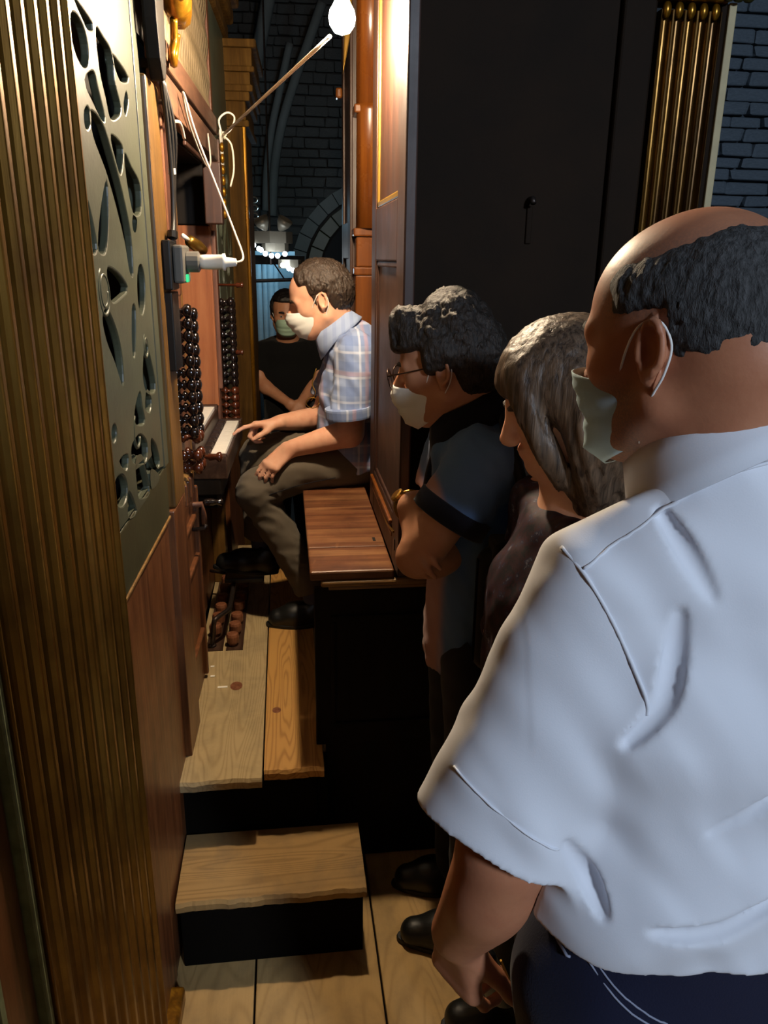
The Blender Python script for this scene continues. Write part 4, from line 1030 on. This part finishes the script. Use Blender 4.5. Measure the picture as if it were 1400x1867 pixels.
M['shirt_a'] = plaid('blue_checked_cotton', hexc('#8596ba'), [(0, .070, .10, .17, hexc('#6a7eac'), .6), (2, .078, .30, .17, hexc('#6479aa'), .5), (0, .070, .62, .035, hexc('#ccd2e0'), .55), (2, .078, .75, .035, hexc('#ccd2e0'), .5), (0, .14, .40, .03, hexc('#ab8a94'), .5), (2, .156, .05, .03, hexc('#ab8a94'), .45)])
M['collar_a'] = plaid('pale_blue_collar', hexc('#93a3c4'), [(0, .03, .1, .2, hexc('#7c8fb8'), .5)])
M['polo'] = two_tone('slate_blue_and_pink_jersey', hexc('#4d6a94'), hexc('#a07a74'))
M['navy_band'] = cloth('navy_knit', hexc('#12131d'), None, 400, .9, .2)
def floral():
    t = NT('dark_floral_print'); v = t.n('ShaderNodeTexVoronoi'); v.inputs['Scale'].default_value = 46; t.l(t.coords(), v.inputs['Vector'])
    g = t.noise(t.coords(), 34, 4, .7)
    c = t.ramp(g, [(.40, hexc('#15131c')), (.52, hexc('#3d1a22')), (.60, hexc('#22243e')), (.70, hexc('#8f8a96'))])
    t.color(t.mix(t.math('MULTIPLY', v.outputs['Distance'], .6), c, hexc('#15131c'))); M['floral'] = t.set(rough=.7, spec=.3)
floral()

# ---- the player, seated
def build_player():
    H = Head((.122, 2.765, 1.528), (-cos(radians(19)), .03, -sin(radians(19))), 1.0)
    P = thing('person', 'seated man in blue checked shirt pointing one finger at the keys', 'person', (.2, 2.74, .386))
    b = Blob((-.26, 2.40, .80), (.46, 3.12, 1.70), .0050)
    nb = (.205, 2.765, 1.405); H.build(b, nb, .054)
    b.cone(nb, (.245, 2.765, 1.33), .056, .07, .04); b.cone((.25, 2.765, 1.30), (.26, 2.76, 1.15), .075, .09, .05, wide=((0, 1, 0), 1.3)); b.cone((.26, 2.76, 1.15), (.29, 2.74, .98), .09, .10, .04, wide=((0, 1, 0), 1.3))
    b.cone((.235, 2.62, 1.345), (.235, 2.90, 1.345), .05, .05, .04)
    # left arm, resting on the thigh
    b.chain([(.225, 2.595, 1.34), (.212, 2.545, 1.13), (.205, 2.550, 1.105)], [.050, .043, .042]); b.chain([(.205, 2.550, 1.105), (.13, 2.558, 1.084), (.005, 2.573, 1.048)], [.043, .040, .027])
    hand(b, (.002, 2.572, 1.046), (-.70, -.22, -.62), (.45, .75, -.5), -1, [(18, 22, 18), (22, 26, 20), (26, 28, 20), (28, 30, 20)], .9, .95, thumb=(.5, .35, .3, 20))
    # right arm, one finger on a key
    b.chain([(.215, 2.915, 1.34), (.13, 2.93, 1.085)], [.048, .040]); b.chain([(.13, 2.93, 1.085), (.06, 2.87, 1.088), (-.03, 2.79, 1.095)], [.040, .038, .026])
    hand(b, (-.028, 2.788, 1.096), (-1, -.16, -.10), (-.10, -.25, -1), 1, [(6, 14, 10), (60, 70, 40), (68, 75, 45), (70, 75, 45)], .9, .98, thumb=(.55, .25, .55, 25))
    b.build('body', M['skin_a'], P)
    def hm(L):
        x, y, z = L[:, 0], L[:, 1], L[:, 2]
        front = sstep(x, .072, .045)*1.0
        hl = sstep(z-(.062*sstep(x, .0, .09)), .0, .03)
        side = sstep(x, .040, .018)*sstep(z, -.03, -.008); back = sstep(x, -.018, -.036)*sstep(z, -.088, -.062)
        sb = sstep(x, .030, .018)*sstep(x, .004, .012)*sstep(z, -.045, -.03)
        return np.maximum(np.maximum(np.maximum(front*hl*sstep(z, .045, .075), side*sstep(z, .008, .03)*1.0), back), sb*.6)
    H.hair('hair', M['hair_dark'], P, hm, .012, .0035, (300, 300, 120), .0050, big=((60, 60, 40), .003))
    H.brows(M['hair_dark'], P)
    H.mask(M['mask_white'], P, .002, puff=.003)
    # shirt
    b = Blob((-.02, 2.40, .86), (.48, 3.14, 1.50), .0055); Y = (0, 1, 0)
    b.cone((.235, 2.765, 1.335), (.235, 2.765, 1.20), .085, .105, .05, wide=(Y, 1.62)); b.cone((.235, 2.76, 1.20), (.25, 2.755, 1.06), .112, .128, .05, wide=(Y, 1.45)); b.cone((.25, 2.755, 1.06), (.275, 2.75, .96), .128, .128, .05, wide=(Y, 1.45), cut=((.2, 2.7, .945), (.25, 0, -1)))
    b.cone((.205, 2.765, 1.415), (.245, 2.765, 1.34), .068, .092, .05, wide=(Y, 1.15)); b.cone((.27, 2.765, 1.36), (.28, 2.765, 1.20), .080, .09, .05, wide=(Y, 1.6))
    b.cone((.245, 2.61, 1.362), (.245, 2.92, 1.362), .064, .064, .05)
    for y, e, cy in ((2.590, (.203, 2.545, 1.10), (.203, 2.545, 1.168)), (2.93, (.15, 2.935, 1.12), (.165, 2.935, 1.175))):
        b.cone((.238, y, 1.345), e, .070, .078, .03, cut=(cy, (-.08, 0, -1)))
    b.disp(lambda Q: .009*vnoise(Q, (16, 14, 9), 1)+.0055*vnoise(Q+Q[:, [2, 0, 1]]*.6, (42, 30, 20), 2))
    b.plane((.185, 2.765, 1.418), (-.58, 0, .81), .01)
    sh = b.build('shirt', M['shirt_a'], P)
    MB().lathe([(.0765, 0), (.0775, .006), (.0775, .028), (.0765, .034)], (.2035, 2.545, 1.160), (-.08, 0, 1), 28).build('sleeve_cuff', M['shirt_a'], sh, smooth=False)
    collar('collar', M['collar_a'], sh, (.184, 2.765, 1.416), (-.58, 0, .81), (-1, 0, -.7), .072, .068, .040, .026, 22, .006, .035)
    MB().tube(spline([(.105, 2.70, 1.30), (.09, 2.69, 1.25), (.10, 2.68, 1.22), (.085, 2.69, 1.19)], 5), .0018, 6).build('hanging_spectacles', M['brass'], sh, smooth=True)
    MB().tube([(.09+.022*cos(a), 2.68, 1.185+.018*sin(a)) for a in np.linspace(0, 2*pi, 17)], .0016, 6).build('spectacle_rim', M['brass'], sh, smooth=True)
    # trousers
    b = Blob((-.24, 2.44, .44), (.48, 3.06, 1.05), .0055)
    b.cone((.29, 2.755, .985), (.22, 2.755, .985), .085, .085, .05, wide=(Y, 1.7))
    b.chain([(.25, 2.655, .985), (.06, 2.625, .965), (-.105, 2.615, .900)], [.086, .078, .066], .04); b.chain([(-.112, 2.615, .885), (-.035, 2.612, .74), (.035, 2.608, .60), (.075, 2.605, .50)], [.064, .060, .056, .054], .04, cut=((.065, 2.605, .520), (.35, 0, -1)))
    b.chain([(.25, 2.855, .985), (.05, 2.865, .985), (-.10, 2.862, .955)], [.086, .078, .068], .04); b.chain([(-.108, 2.862, .945), (-.115, 2.82, .80), (-.112, 2.775, .66)], [.066, .058, .056], .04, cut=((-.112, 2.775, .675), (0, .2, -1)))
    b.disp(lambda Q: .004*vnoise(Q, (12, 16, 22), 4)+.010*(np.abs(vnoise(Q+Q[:, [2, 0, 1]]*.8, (13, 12, 30), 6))-.3)*(.35+.65*np.exp(-((Q[:, 0]+.08)/.09)**2)))
    tr = b.build('trousers', M['trouser'], P)
    MB().tube(spline([(.16, 2.5555, .950), (.04, 2.5455, .930), (-.07, 2.5475, .895)], 6), .0014, 5).build('side_seam', M['dark_trouser'], tr)
    # feet
    for lo_, hi_, a_, c_ in (((.0, 2.54, .36), (.16, 2.67, .60), (.070, 2.605, .54), (.085, 2.605, .43)), ((-.18, 2.69, .54), (-.05, 2.84, .78), (-.113, 2.77, .72), (-.105, 2.755, .60))):
        Blob(lo_, hi_, .005).cone(a_, c_, .036, .035, .02).build('sock', M['sock'], P)
    shoe(P, (.145, 2.605, .387), (-.095, 2.598, .387), (0, 0, 1), M['leather'], name='shoe', h=.075)
    shoe(P, (-.045, 2.745, .530), (-.285, 2.715, .572), (-.15, 0, 1), M['leather'], name='shoe', h=.085)
build_player()

# ---- man in the black t-shirt, behind
def build_far():
    H = Head((.012, 4.30, 1.378), (.04, -1, -.12), .94)
    P = thing('person', 'bearded man in black t-shirt standing behind the player with clasped hands', 'person', (.02, 4.35, -.30))
    b = Blob((-.26, 3.98, .72), (.34, 4.48, 1.52), .0055); X = (1, 0, 0)
    nb = (.016, 4.355, 1.235); H.build(b, nb, .052)
    b.cone(nb, (.02, 4.36, 1.14), .052, .06, .04); b.cone((.02, 4.36, 1.12), (.02, 4.36, .90), .07, .085, .05, wide=(X, 1.4))
    for s in (-1, 1):
        b.chain([(.02+.155*s, 4.36, 1.18), (.02+.158*s, 4.33, 1.04), (.02+.125*s, 4.29, .985)], [.043, .038, .036]); b.chain([(.02+.125*s, 4.29, .985), (.045+.03*s, 4.19, .915)], [.036, .025])
        hand(b, (.045+.028*s, 4.185, .912), (.035-.05*s*1.2, -.03, -.05), (-.2*s, .9, -.2), s, [(25, 30, 20)]*4, .9, .9, thumb=(.5, .4, .2, 20))
    b.build('body', M['skin_b'], P)
    def hm(L):
        x, z = L[:, 0], L[:, 2]
        return np.maximum(sstep(z, .062, .085)*sstep(x, .105, .08), sstep(x, .03, .005)*sstep(z, -.06, -.03))
    H.hair('hair', M['hair_black'], P, hm, .014, .005, (120, 120, 80), .004)
    H.hair('beard', M['hair_black'], P, lambda L: sstep(L[:, 0], .02, .03)*sstep(L[:, 2], -.02, -.045)*.6*(np.abs(L[:, 1]) > .035), .006, .005) if False else None
    H.brows(M['hair_black'], P, .005); H.eyes(P); H.mask(M['mask_green'], P, 0)
    b = Blob((-.26, 4.10, .60), (.34, 4.58, 1.30), .006)
    b.cone((.02, 4.36, 1.175), (.02, 4.36, 1.02), .085, .10, .05, wide=(X, 1.55)); b.cone((.02, 4.36, 1.02), (.02, 4.36, .72), .10, .10, .05, wide=(X, 1.4))
    b.cone((.018, 4.36, 1.235), (.02, 4.36, 1.17), .066, .09, .04, wide=(X, 1.45))
    for s in (-1, 1): b.cone((.02+.145*s, 4.36, 1.175), (.02+.168*s, 4.335, 1.05), .056, .058, .03, cut=((.02+.165*s, 4.335, 1.075), (.2*s, -.2, -1)))
    b.plane((.018, 4.34, 1.240), (0, -.30, 1), .008); b.disp(folds(.006, (12, 12, 10), 3, .003, (40, 40, 25)))
    b.build('t_shirt', M['black_shirt'], P)
    b = Blob((-.2, 4.2, -.31), (.24, 4.54, .80), .010)
    for s in (-1, 1): b.chain([(.02+.07*s, 4.36, .74), (.02+.085*s, 4.36, .25), (.02+.09*s, 4.37, -.24)], [.10, .075, .06], .05)
    b.build('trousers', M['dark_trouser'], P)
    for s in (-1, 1): shoe(P, (.02+.09*s, 4.42, -.299), (.02+.12*s, 4.16, -.299), (0, 0, 1), M['leather'])
build_far()

# ---- man with glasses leaning on the bench end
def build_glasses():
    H = Head((.333, 1.605, 1.452), (-.88, .38, -.22), .97)
    P = thing('person', 'man with glasses and wavy dark hair leaning on the bench end, arms folded', 'person', (.43, 1.6, 0))
    b = Blob((.16, 1.30, .95), (.62, 1.90, 1.62), .0048); Y = (0, 1, 0)
    nb = (.405, 1.60, 1.325); H.build(b, nb, .058)
    b.cone(nb, (.41, 1.60, 1.25), .056, .07, .04); b.cone((.41, 1.60, 1.22), (.42, 1.60, 1.05), .075, .09, .05, wide=(Y, 1.2)); b.cone((.39, 1.48, 1.265), (.39, 1.71, 1.265), .042, .042, .04)
    b.chain([(.378, 1.465, 1.265), (.300, 1.458, 1.145), (.258, 1.470, 1.080)], [.044, .043, .040], .03); b.chain([(.258, 1.470, 1.078), (.31, 1.495, 1.066), (.375, 1.53, 1.085)], [.040, .039, .029], .02)
    hand(b, (.378, 1.532, 1.087), (.7, .6, .25), (-.4, .6, -.3), 1, [(20, 30, 20)]*4, .9, .92)
    b.chain([(.38, 1.72, 1.26), (.350, 1.735, 1.10), (.335, 1.715, 1.09)], [.044, .040, .040], .03); b.chain([(.335, 1.715, 1.09), (.285, 1.60, 1.145), (.252, 1.525, 1.172)], [.041, .036, .028], .03)
    hand(b, (.252, 1.522, 1.171), (.06, -.75, -.55), (.72, .45, -.5), -1, [(15, 30, 20)]*4, .9, .92, thumb=(.5, .35, .4, 20))
    b.build('body', M['skin_b'], P)
    def hm(L):
        x, y, z = L[:, 0], L[:, 1], L[:, 2]
        top = sstep(z, .035, .06)*sstep(x, .115, .09); side = sstep(x, .045, .02)*sstep(z, -.022, .004); back = sstep(x, -.02, -.04)*sstep(z, -.095, -.065)
        return np.maximum(np.maximum(top, side), back)
    def tuft(b):
        for q, r in (((.085, .0, .078), .026), ((.098, .02, .062), .018), ((.10, -.015, .064), .018), ((.06, .02, .095), .026), ((-.03, 0, .09), .045)): b.ball(H.p(*q), r, .02)
    H.hair('hair', M['hair_wavy'], P, hm, .019, .0038, (190, 190, 90), .005, tuft, big=((38, 38, 30), .007))
    H.brows(M['hair_wavy'], P)
    H.mask(M['mask_white'], P, -.008)
    # glasses
    g = thing('glasses', None, None, Vector(H.p(.12, 0, 0))-wloc(P)); g.parent = P
    for y in (-1, 1):
        rim = [H.p(.126-.010*abs(.032*y+.024*cos(a))/.06, .034*y+.026*cos(a), -.004+.021*sin(a)) for a in np.linspace(0, 2*pi, 25)]
        MB().tube(rim, .0016, 6).build('rim', M['glass_frame'], g, smooth=True)
        c = H.p(.124, .034*y, -.004); MB().add(rim[:-1]+[c], [(i, (i+1) % 24, 24) for i in range(24)]).build('lens', M['lens'], g, smooth=True)
        MB().tube([H.p(.116, .060*y, .004), H.p(.06, .073*y, .006), H.p(.0, .079*y, .008), H.p(-.018, .079*y, -.004)], .0016, 6).build('temple', M['glass_frame'], g, smooth=True)
    MB().tube(spline([H.p(.126, .009, 0), H.p(.128, 0, .003), H.p(.126, -.009, 0)], 4), .0016, 6).build('bridge', M['glass_frame'], g, smooth=True)
    # polo shirt
    b = Blob((.18, 1.32, .68), (.68, 1.92, 1.42), .0055)
    b.cone((.40, 1.60, 1.265), (.42, 1.60, 1.10), .088, .112, .05, wide=(Y, 1.35)); b.cone((.42, 1.60, 1.10), (.43, 1.60, .80), .115, .125, .05, wide=(Y, 1.2), cut=((.4, 1.6, .775), (.2, 0, -1)))
    b.cone((.398, 1.60, 1.345), (.41, 1.60, 1.27), .070, .092, .05, wide=(Y, 1.15)); b.cone((.395, 1.475, 1.275), (.395, 1.72, 1.275), .062, .062, .05)
    b.cone((.385, 1.463, 1.272), (.300, 1.456, 1.135), .070, .072, .03, cut=((.318, 1.457, 1.165), (-.53, 0, -.85))); b.cone((.385, 1.72, 1.265), (.355, 1.735, 1.12), .062, .064, .03, cut=((.36, 1.735, 1.155), (-.2, 0, -1)))
    b.disp(lambda Q: .008*vnoise(Q, (16, 14, 7), 8)+.0045*vnoise(Q+Q[:, [2, 0, 1]]*.5, (42, 30, 22), 9))
    b.plane((.380, 1.60, 1.350), (-.45, .1, .9), .01)
    sh = b.build('polo_shirt', M['polo'], P, attr=lambda V: 1-sstep(V[:, 0]+.25*(V[:, 2]-1.1)*(V[:, 2] > 1.1), .318, .334))
    n = Vector((-.53, -.03, -.85)).normalized()
    MB().lathe([(.070, -.034), (.0810, -.031), (.0815, .004), (.076, .007), (.050, .007)], Vector((.318, 1.457, 1.165)), n, 28).build('sleeve_band', M['navy_band'], sh, smooth=True)
    collar('collar', M['navy_band'], sh, (.385, 1.602, 1.338), (-.45, .1, .9), (-1, .2, -.4), .074, .072, .042, .030, 24, .016, .04)
    MB().fbox  # placket in front
    MB().tube(spline([(.325, 1.60, 1.29), (.305, 1.60, 1.22), (.297, 1.60, 1.15)], 5), .012, 8).build('placket', M['navy_band'], sh, smooth=True)
    # trousers and shoes
    b = Blob((.22, 1.36, .02), (.66, 1.86, .88), .008)
    for y in (1.50, 1.70): b.chain([(.44, y+.02*(1.6-y)*5, .80), (.43, y, .45), (.44, y, .09)], [.115, .078, .062], .05)
    b.disp(folds(.006, (14, 14, 10), 2)); b.build('trousers', M['dark_trouser'], P)
    shoe(P, (.50, 1.50, .001), (.245, 1.545, .001), (0, 0, 1), M['leather'], h=.08)
    shoe(P, (.50, 1.70, .001), (.255, 1.725, .001), (0, 0, 1), M['leather'], h=.08)
    # wrist watch
    wt = thing('wrist_watch', None, None, Vector((.256, 1.553, 1.162))-wloc(P)); wt.parent = P
    ax = Vector((-.010, -.075, .027)).normalized()
    MB().lathe([(.0345, -.009), (.0365, -.007), (.0365, .007), (.0345, .009)], (.2575, 1.565, 1.158), ax, 24).build('strap', M['brass'], wt)
    MB().lathe([(.015, 0), (.016, .003), (.016, .009), (.012, .011)], Vector((.2575, 1.565, 1.158))+Vector((-.026, -.006, .024)), (-.7, 0, .7), 18).build('dial', M['brass'], wt)
    # shoulder bag on his near side
    bg = thing('shoulder_bag', 'dark olive shoulder bag hanging at the side of the man with glasses', 'bag', (.47, 1.385, .86))
    b = Blob((.36, 1.28, .80), (.60, 1.48, 1.20), .006); b.cone((.435, 1.375, .90), (.435, 1.375, 1.10), .045, .045, .02, wide=((1, 0, 0), 1.7)); b.cone((.52, 1.375, .90), (.52, 1.375, 1.10), .045, .042, .02)
    b.build('bag_body', M['bag'], bg)
    MB().hexa([(.375, 1.322, 1.03), (.555, 1.322, 1.03), (.555, 1.335, 1.03), (.375, 1.335, 1.03), (.385, 1.345, 1.150), (.55, 1.345, 1.150), (.55, 1.40, 1.152), (.385, 1.40, 1.152)]).build('flap', M['bag_flap'], bg, bevel=.006)
    MB().tube(spline([(.45, 1.37, 1.14), (.445, 1.395, 1.25), (.43, 1.46, 1.335), (.44, 1.53, 1.36)], 6), .012, 8).build('strap', M['bag'], bg, smooth=True)
    MB().tube(spline([(.40, 1.335, 1.03), (.398, 1.322, .95), (.43, 1.316, .88)], 5), .004, 6).build('cord', M['bag_flap'], bg, smooth=True)
M['glass_frame'] = plain('brown_metal_frame', hexc('#3a2418'), .3, .6, .2, 30, 0)
M['bag'] = cloth('black_nylon', hexc('#101011'), None, 400, .6, .3); M['bag_flap'] = cloth('dark_olive_canvas', hexc('#25241c'), None, 400, .8, .3)
def lens_mat():
    t = NT('spectacle_lens'); t.color((1, 1, 1, 1)); t.b.inputs['Transmission Weight'].default_value = 1; t.b.inputs['IOR'].default_value = 1.05; t.b.inputs['Alpha'].default_value = .35
    return t.set(rough=.02)
M['lens'] = lens_mat()
build_glasses()

# ---- woman with long hair
def build_woman():
    H = Head((.446, 1.205, 1.448), (-.93, .10, -.34), .93, nose=.72)
    P = thing('person', 'woman with long streaked brown hair and dark floral blouse, head bent', 'person', (.50, 1.2, 0))
    b = Blob((.28, 1.0, .92), (.64, 1.42, 1.60), .005); Y = (0, 1, 0)
    nb = (.485, 1.205, 1.30); H.build(b, nb, .047)
    b.cone(nb, (.48, 1.20, 1.20), .046, .07, .04); b.cone((.48, 1.20, 1.18), (.48, 1.20, 1.05), .07, .085, .05, wide=(Y, 1.25)); b.cone((.475, 1.07, 1.235), (.475, 1.34, 1.235), .042, .042, .04)
    for y in (1.05, 1.355): b.chain([(.475, y, 1.23), (.46, y, 1.03), (.38, 1.2+(y-1.2)*.5, 1.00)], [.043, .036, .026], .03)
    b.build('body', M['skin_a'], P)
    def hm(L): return np.maximum(sstep(L[:, 0], .085, .055)*sstep(L[:, 2], .02, .05), sstep(L[:, 0], .035, .01))
    def longhair(b):
        for y, dx in ((.074, .0), (.066, -.035), (.0, -.085), (-.066, -.035), (-.074, .0), (.045, -.07), (-.045, -.07)):
            a = H.p(dx, y, .02); e = A3(a)+A3((.055, .015*(1 if y > 0 else -1), -.235))
            b.chain([a, A3(H.p(dx-.010, y*1.22, -.07)), e], [.040, .044, .026], .035)
        b.chain([H.p(.060, .045, .080), H.p(.072, .066, .01), H.p(.062, .074, -.075), H.p(.030, .074, -.17)], [.022, .024, .024, .012], .02)
        b.chain([H.p(.055, -.050, .075), H.p(.06, -.066, .0), H.p(.045, -.070, -.07)], [.022, .020, .014], .02)
        b.ball(H.p(-.01, 0, .05), (.108, .088, .088), .03, H.R)
    b2 = Blob(H.o-A3((.20, .20, .34)), H.o+A3((.24, .20, .18)), .0042); H.skull(b2); longhair(b2)
    b2.cone(H.p(.13, 0, -.03), H.p(.13, 0, -.20), .075, .09, .02, op='sub')
    b2.disp(lambda Q: (.004*vnoise(H.loc(Q).astype(np.float32), (95, 95, 8), 2)+.007*vnoise(H.loc(Q).astype(np.float32), (30, 30, 5), 5))*(.25+.75*sstep(H.loc(Q)[:, 2], .07, .0))+.002*vnoise(H.loc(Q).astype(np.float32), (220, 220, 14), 7))
    b2.build('hair', M['hair_long'], P)
    H.brows(M['hair_dark'], P)
    b = Blob((.26, .96, .66), (.70, 1.46, 1.34), .006)
    b.cone((.475, 1.20, 1.215), (.47, 1.20, 1.08), .080, .105, .05, wide=(Y, 1.35)); b.cone((.455, 1.20, 1.10), (.48, 1.20, .80), .12, .13, .05, wide=(Y, 1.2), cut=((.4, 1.2, .74), (0, 0, -1)))
    b.cone((.475, 1.08, 1.235), (.475, 1.33, 1.235), .052, .052, .05)
    for y in (1.045, 1.36): b.chain([(.475, y, 1.23), (.455, y, 1.03), (.40, 1.2+(y-1.2)*.7, .99)], [.056, .052, .046], .03)
    b.plane((.46, 1.2, 1.275), (-.30, 0, 1), .01); b.disp(folds(.009, (18, 16, 10), 11, .004, (45, 45, 28)))
    b.build('blouse', M['floral'], P)
    b = Blob((.34, 1.0, .02), (.66, 1.42, .82), .009)
    for y in (1.12, 1.29): b.chain([(.49, y, .74), (.485, y, .42), (.49, y, .09)], [.11, .075, .055], .05)
    b.build('trousers', M['dark_trouser'], P)
    for y in (1.12, 1.29): shoe(P, (.54, y, .001), (.31, y, .001), (0, 0, 1), M['leather'])
build_woman()

# ---- man in the white shirt, nearest
def build_white():
    f = (-sin(radians(35)), cos(radians(35)), -.16)
    H = Head((.392, .737, 1.590), f, .985, nose=.35)
    P = thing('person', 'balding man in white short-sleeved shirt seen from behind, nearest', 'person', (.46, .70, 0))
    b = Blob((.10, .48, .58), (.74, 1.02, 1.74), .0040); X = (1, 0, 0)
    nb = (.443, .708, 1.462); H.build(b, nb, .064)
    b.cone(H.p(-.055, 0, -.03), nb, .060, .068, .03); b.cone(nb, (.455, .70, 1.36), .066, .085, .04)
    b.cone((.455, .70, 1.33), (.46, .70, 1.15), .085, .095, .05, wide=(X, 1.5)); b.cone((.46, .70, 1.15), (.46, .70, .92), .095, .10, .05, wide=(X, 1.4)); b.cone((.34, .70, 1.325), (.60, .72, 1.325), .04, .04, .05)
    b.chain([(.315, .697, 1.32), (.252, .692, 1.12), (.228, .688, 1.035)], [.040, .048, .048], .02)
    b.chain([(.228, .688, 1.035), (.220, .700, .97), (.215, .730, .912), (.203, .772, .830)], [.049, .049, .044, .034], .02)
    hand(b, (.203, .774, .826), (.10, .16, -.97), (.80, .55, .20), 1, [(22, 40, 28), (28, 45, 30), (32, 48, 32), (36, 50, 32)], 1.0, 1.05, thumb=(.50, .62, .30, 10))
    b.chain([(.64, .72, 1.33), (.69, .73, 1.05), (.70, .80, .85)], [.06, .05, .035], .03)
    b.build('body', M['skin_d'], P, attr=lambda V: np.maximum(sstep(H.loc(V)[:, 2], -.02, -.05)*sstep(H.loc(V)[:, 0], -.005, .03)*sstep(H.loc(V)[:, 2], -.16, -.12)*.7, .75*sstep(H.loc(V)[:, 0], .085, .03)*sstep(H.loc(V)[:, 2], .0, .04)*(1-sstep(H.loc(V)[:, 2], .075, .115))))
    def hm(L):
        x, y, z = L[:, 0], L[:, 1], L[:, 2]; n = .005*vnoise(L.astype(np.float32), (60, 60, 60), 9)
        top = 1-sstep(z+n-.02*sstep(x, .02, -.08), .055, .105)
        front = sstep(x+n, .070-.35*np.maximum(0, .03-z), .028-.35*np.maximum(0, .03-z)); low = np.where(x > -.022, sstep(z+n, .010, .040), sstep(z+n, -.095, -.040))
        return top*front*low
    H.hair('hair', M['hair_grey'], P, hm, .0045, .0030, (260, 260, 130), .0026, big=((50, 50, 30), .0015))
    H.brows(M['hair_grey'], P)
    H.mask(M['mask_blue'], P, -.010, puff=-.016)
    # shirt
    b = Blob((.08, .50, .90), (.76, .93, 1.54), .0036)
    b.cone((.455, .70, 1.345), (.46, .70, 1.22), .098, .118, .06, wide=(X, 1.70)); b.cone((.46, .70, 1.22), (.465, .695, 1.00), .122, .128, .06, wide=(X, 1.50)); b.cone((.465, .695, 1.00), (.47, .69, .86), .130, .130, .05, wide=(X, 1.45))
    b.cone((.442, .712, 1.475), (.452, .705, 1.37), .086, .105, .05); b.cone((.432, .71, 1.44), (.322, .70, 1.352), .082, .066, .04); b.cone((.46, .71, 1.44), (.62, .72, 1.35), .082, .066, .04)
    hem = ((.208, .69, 1.066), (-.36, -.10, -.93))
    b.cone((.316, .698, 1.335), (.188, .690, .99), .070, .097, .03, wide=((.3, .9, 0), .86), cut=hem); b.cone((.63, .72, 1.33), (.70, .73, 1.00), .08, .095, .03, cut=((.69, .73, 1.02), (.3, 0, -1)))
    def fold(Q):
        r = .0065*vnoise(Q, (11, 11, 6), 21)+.0045*vnoise(Q+Q[:, [2, 0, 1]]*.7, (26, 20, 12), 22)
        w = sstep(Q[:, 2], 1.12, .98); r = r+w*(.008*vnoise(Q+Q[:, [2, 0, 1]]*.4, (12, 12, 16), 23)+.012*np.sin((Q[:, 2]*1.0-.55*(Q[:, 0]-.46))*46+1.3*vnoise(Q, (6, 6, 6), 24))*.45)
        return r
    b.disp(fold)
    # creases: armpit, shoulder pleat, waist
    def crease(xz, r):
        P = [b.hit((x, .40, z)) for x, z in xz]; P = [p for p in P if p is not None]
        if len(P) > 2: Q = spline(P, 4); b.chain(Q, [r*(.25+.75*sin(pi*i/(len(Q)-1))) for i in range(len(Q))], .006, op='sub')
    crease([(.357, 1.353), (.355, 1.315), (.342, 1.264), (.312, 1.222)], .0085); crease([(.344, 1.440), (.362, 1.406), (.384, 1.368)], .007)
    crease([(.27, 1.10), (.30, 1.05), (.31, 1.02)], .008); crease([(.40, 1.13), (.45, 1.17), (.52, 1.26)], .006); crease([(.35, 1.02), (.42, 1.03), (.50, 1.08)], .007)
    b.plane((.40, .58, .962), (.10, .25, -1), .003); b.cone((.216, .69, 1.07), (.188, .690, .99), .068, .078, .003, wide=((.3, .9, 0), .86), op='sub')
    b.plane((.440, .715, 1.475), (-.34, .49, .80), .01)
    sh = b.build('shirt', M['white_shirt'], P, smooth_it=1)
    b.seam('yoke_seam', M['white_shirt'], sh, [(.46, 1.50), (.397, 1.482), (.354, 1.447), (.31, 1.411), (.272, 1.385)], .40, .0018)
    b.seam('armhole_seam', M['white_shirt'], sh, [(.24, 1.415), (.255, 1.403), (.277, 1.376), (.304, 1.328), (.327, 1.276), (.333, 1.25)], .40, .0020)
    b.seam('hem_stitching', M['white_shirt'], sh, [(.136, 1.172), (.165, 1.16), (.196, 1.139), (.232, 1.116), (.262, 1.094)], .40)
    collar('collar', M['white_shirt'], sh, (.440, .716, 1.468), (-.34, .49, .80), (-.57, .82, -.2), .084, .080, .046, .026, 24, .018, .03)
    # jeans
    b = Blob((.20, .46, .02), (.74, .96, 1.04), .0065)
    b.cone((.465, .695, 1.02), (.465, .70, .84), .112, .128, .04, wide=(X, 1.42), cut=((.46, .7, 1.0), (0, 0, 1)))
    for x in (.372, .565): b.chain([(x, .69, .82), (x, .70, .45), (x, .70, .08)], [.108, .080, .065], .05)
    b.disp(folds(.005, (14, 14, 10), 31)); jn = b.build('jeans', M['denim'], P)
    b.seam('stitching', M['stitch'], jn, [(.30, .955), (.335, .915), (.38, .888), (.43, .875), (.52, .868)], .40, .0012)
    b.seam('stitching', M['stitch'], jn, [(.30, .945), (.335, .905), (.38, .878), (.43, .865), (.52, .858)], .40, .0012)
    b.seam('pocket_seam', M['stitch'], jn, [(.272, .985), (.276, .95), (.288, .925), (.30, .918)], .40, .0018)
    for x in (.36, .565): shoe(P, (x, .62, .001), (x-.02, .88, .001), (0, 0, 1), M['leather'])
    # what he holds
    ph = thing('spectacle_case', 'dark slim case held in the hand of the man in white', 'case', (.28, .80, .64))
    b = Blob((.18, .73, .57), (.38, .93, .82), .0035); b.cone((.250, .825, .735), (.285, .830, .640), .013, .012, .008, wide=((.8, -.5, 0), 1.9)); b.build('case_shell', M['leather'], ph)
    MB().tube([(.275, .806, .738), (.310, .811, .646)], .0018, 6).build('gilt_edge', M['brass'], ph)
build_white()
